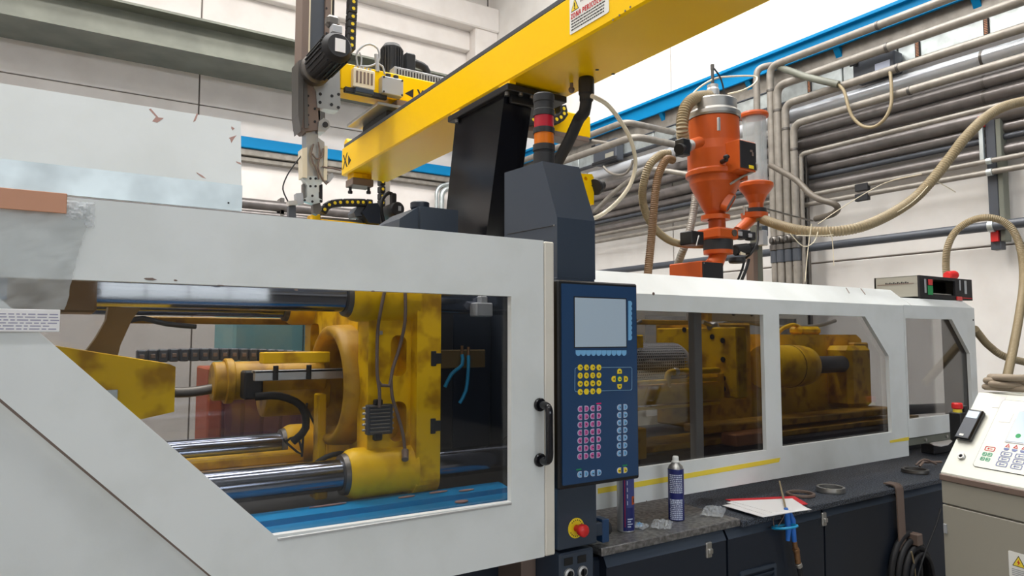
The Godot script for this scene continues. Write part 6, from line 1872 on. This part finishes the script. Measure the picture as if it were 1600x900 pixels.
func small_things() -> void:
	# rack of electronics on the end guard
	var z := -0.37
	var a := onz(1433, 430, z)
	var b2 := onz(1515, 437, z)
	var bot := 1.752
	var zb: float = onx(1366, 440, a.x).z
	var t := thing("electronics_rack", "old beige electronics rack with open dark front on top of the end guard", "electronics box", V(a.x + 0.3, bot, z - 0.2))
	part(mb().plate([P(zb, bot), P(z, bot), P(z, a.y), P(zb, a.y)], a.x, a.x + 0.006, 0).box(V(a.x, a.y - 0.006, zb), V(b2.x, a.y, z), 0.002).box(V(b2.x - 0.006, bot, zb), V(b2.x, a.y, z)).box(V(a.x, bot, zb), V(b2.x, a.y, zb + 0.01)).box(V(a.x, bot, zb), V(b2.x, bot + 0.008, z)), "case", M.consolegrey, t)
	part(mb().box(V(a.x - 0.002, bot + 0.085, zb + 0.02), V(a.x, bot + 0.09, z - 0.02)), "case_seam", M.taupe, t)
	var s := mb()
	for i in 12:
		s.box(V(a.x - 0.001, a.y - 0.045, z - 0.06 - i * 0.012), V(a.x + 0.001, a.y - 0.038 + (i % 2) * 0.004, z - 0.052 - i * 0.012))
	part(s, "vent_slots", M.ink, t)
	var w := b2.x - a.x
	part(mb().plate(rect(a.x, bot, b2.x, a.y), z, z + 0.012, 2, [rect(a.x + w * 0.24, bot + 0.025, a.x + w * 0.66, a.y - 0.018)]), "front_frame", M.ink, t)
	part(mb().box(V(a.x + 0.01, bot + 0.01, z - 0.15), V(b2.x - 0.01, a.y - 0.01, z - 0.145)), "inner_wall", M.dark, t)
	part(mb().box(V(a.x + w * 0.08, bot + 0.03, z + 0.012), V(a.x + w * 0.11, a.y - 0.02, z + 0.016), 0.001), "front_strip", M.gridgrey, t)
	part(mb().box(V(a.x + w * 0.84, bot + 0.04, z + 0.012), V(a.x + w * 0.88, a.y - 0.01, z + 0.016), 0.001).box(V(a.x + w * 0.74, bot + 0.06, z + 0.012), V(a.x + w * 0.76, a.y - 0.01, z + 0.016), 0.001), "front_strip", M.gridgrey, t)
	part(mb().box(V(a.x + w * 0.15, a.y - 0.055, z + 0.012), V(a.x + w * 0.22, a.y - 0.02, z + 0.018), 0.002).box(V(a.x + w * 0.67, bot - 0.004, z + 0.012), V(a.x + w * 0.77, bot + 0.02, z + 0.02), 0.002), "red_module", M.red, t)
	part(mb().box(V(a.x + w * 0.14, bot + 0.02, z + 0.012), V(a.x + w * 0.23, bot + 0.075, z + 0.015), 0.001), "circuit_card", M.green, t)
	part(mb().box(V(a.x + w * 0.26, bot + 0.028, z - 0.1), V(a.x + w * 0.64, bot + 0.034, z - 0.005), 0.001), "tray", M.steel, t)
	part(mb().box(V(a.x + w * 0.8, bot + 0.01, z + 0.012), V(a.x + w * 0.98, bot + 0.016, z + 0.016)), "red_line", M.inkred, t)
	var q := onz(1484, 429, z - 0.1)
	solo(mb().lathe([P(0, 0), P(0.026, 0), P(0.03, 0.01), P(0.03, 0.07), P(0.024, 0.085), P(0, 0.09)], V(q.x - 0.04, a.y + 0.03, q.z), V(1, 0.1, 0.2), 20), "red_beacon", M.red, "small red cylinder lying on top of the electronics rack", "beacon")
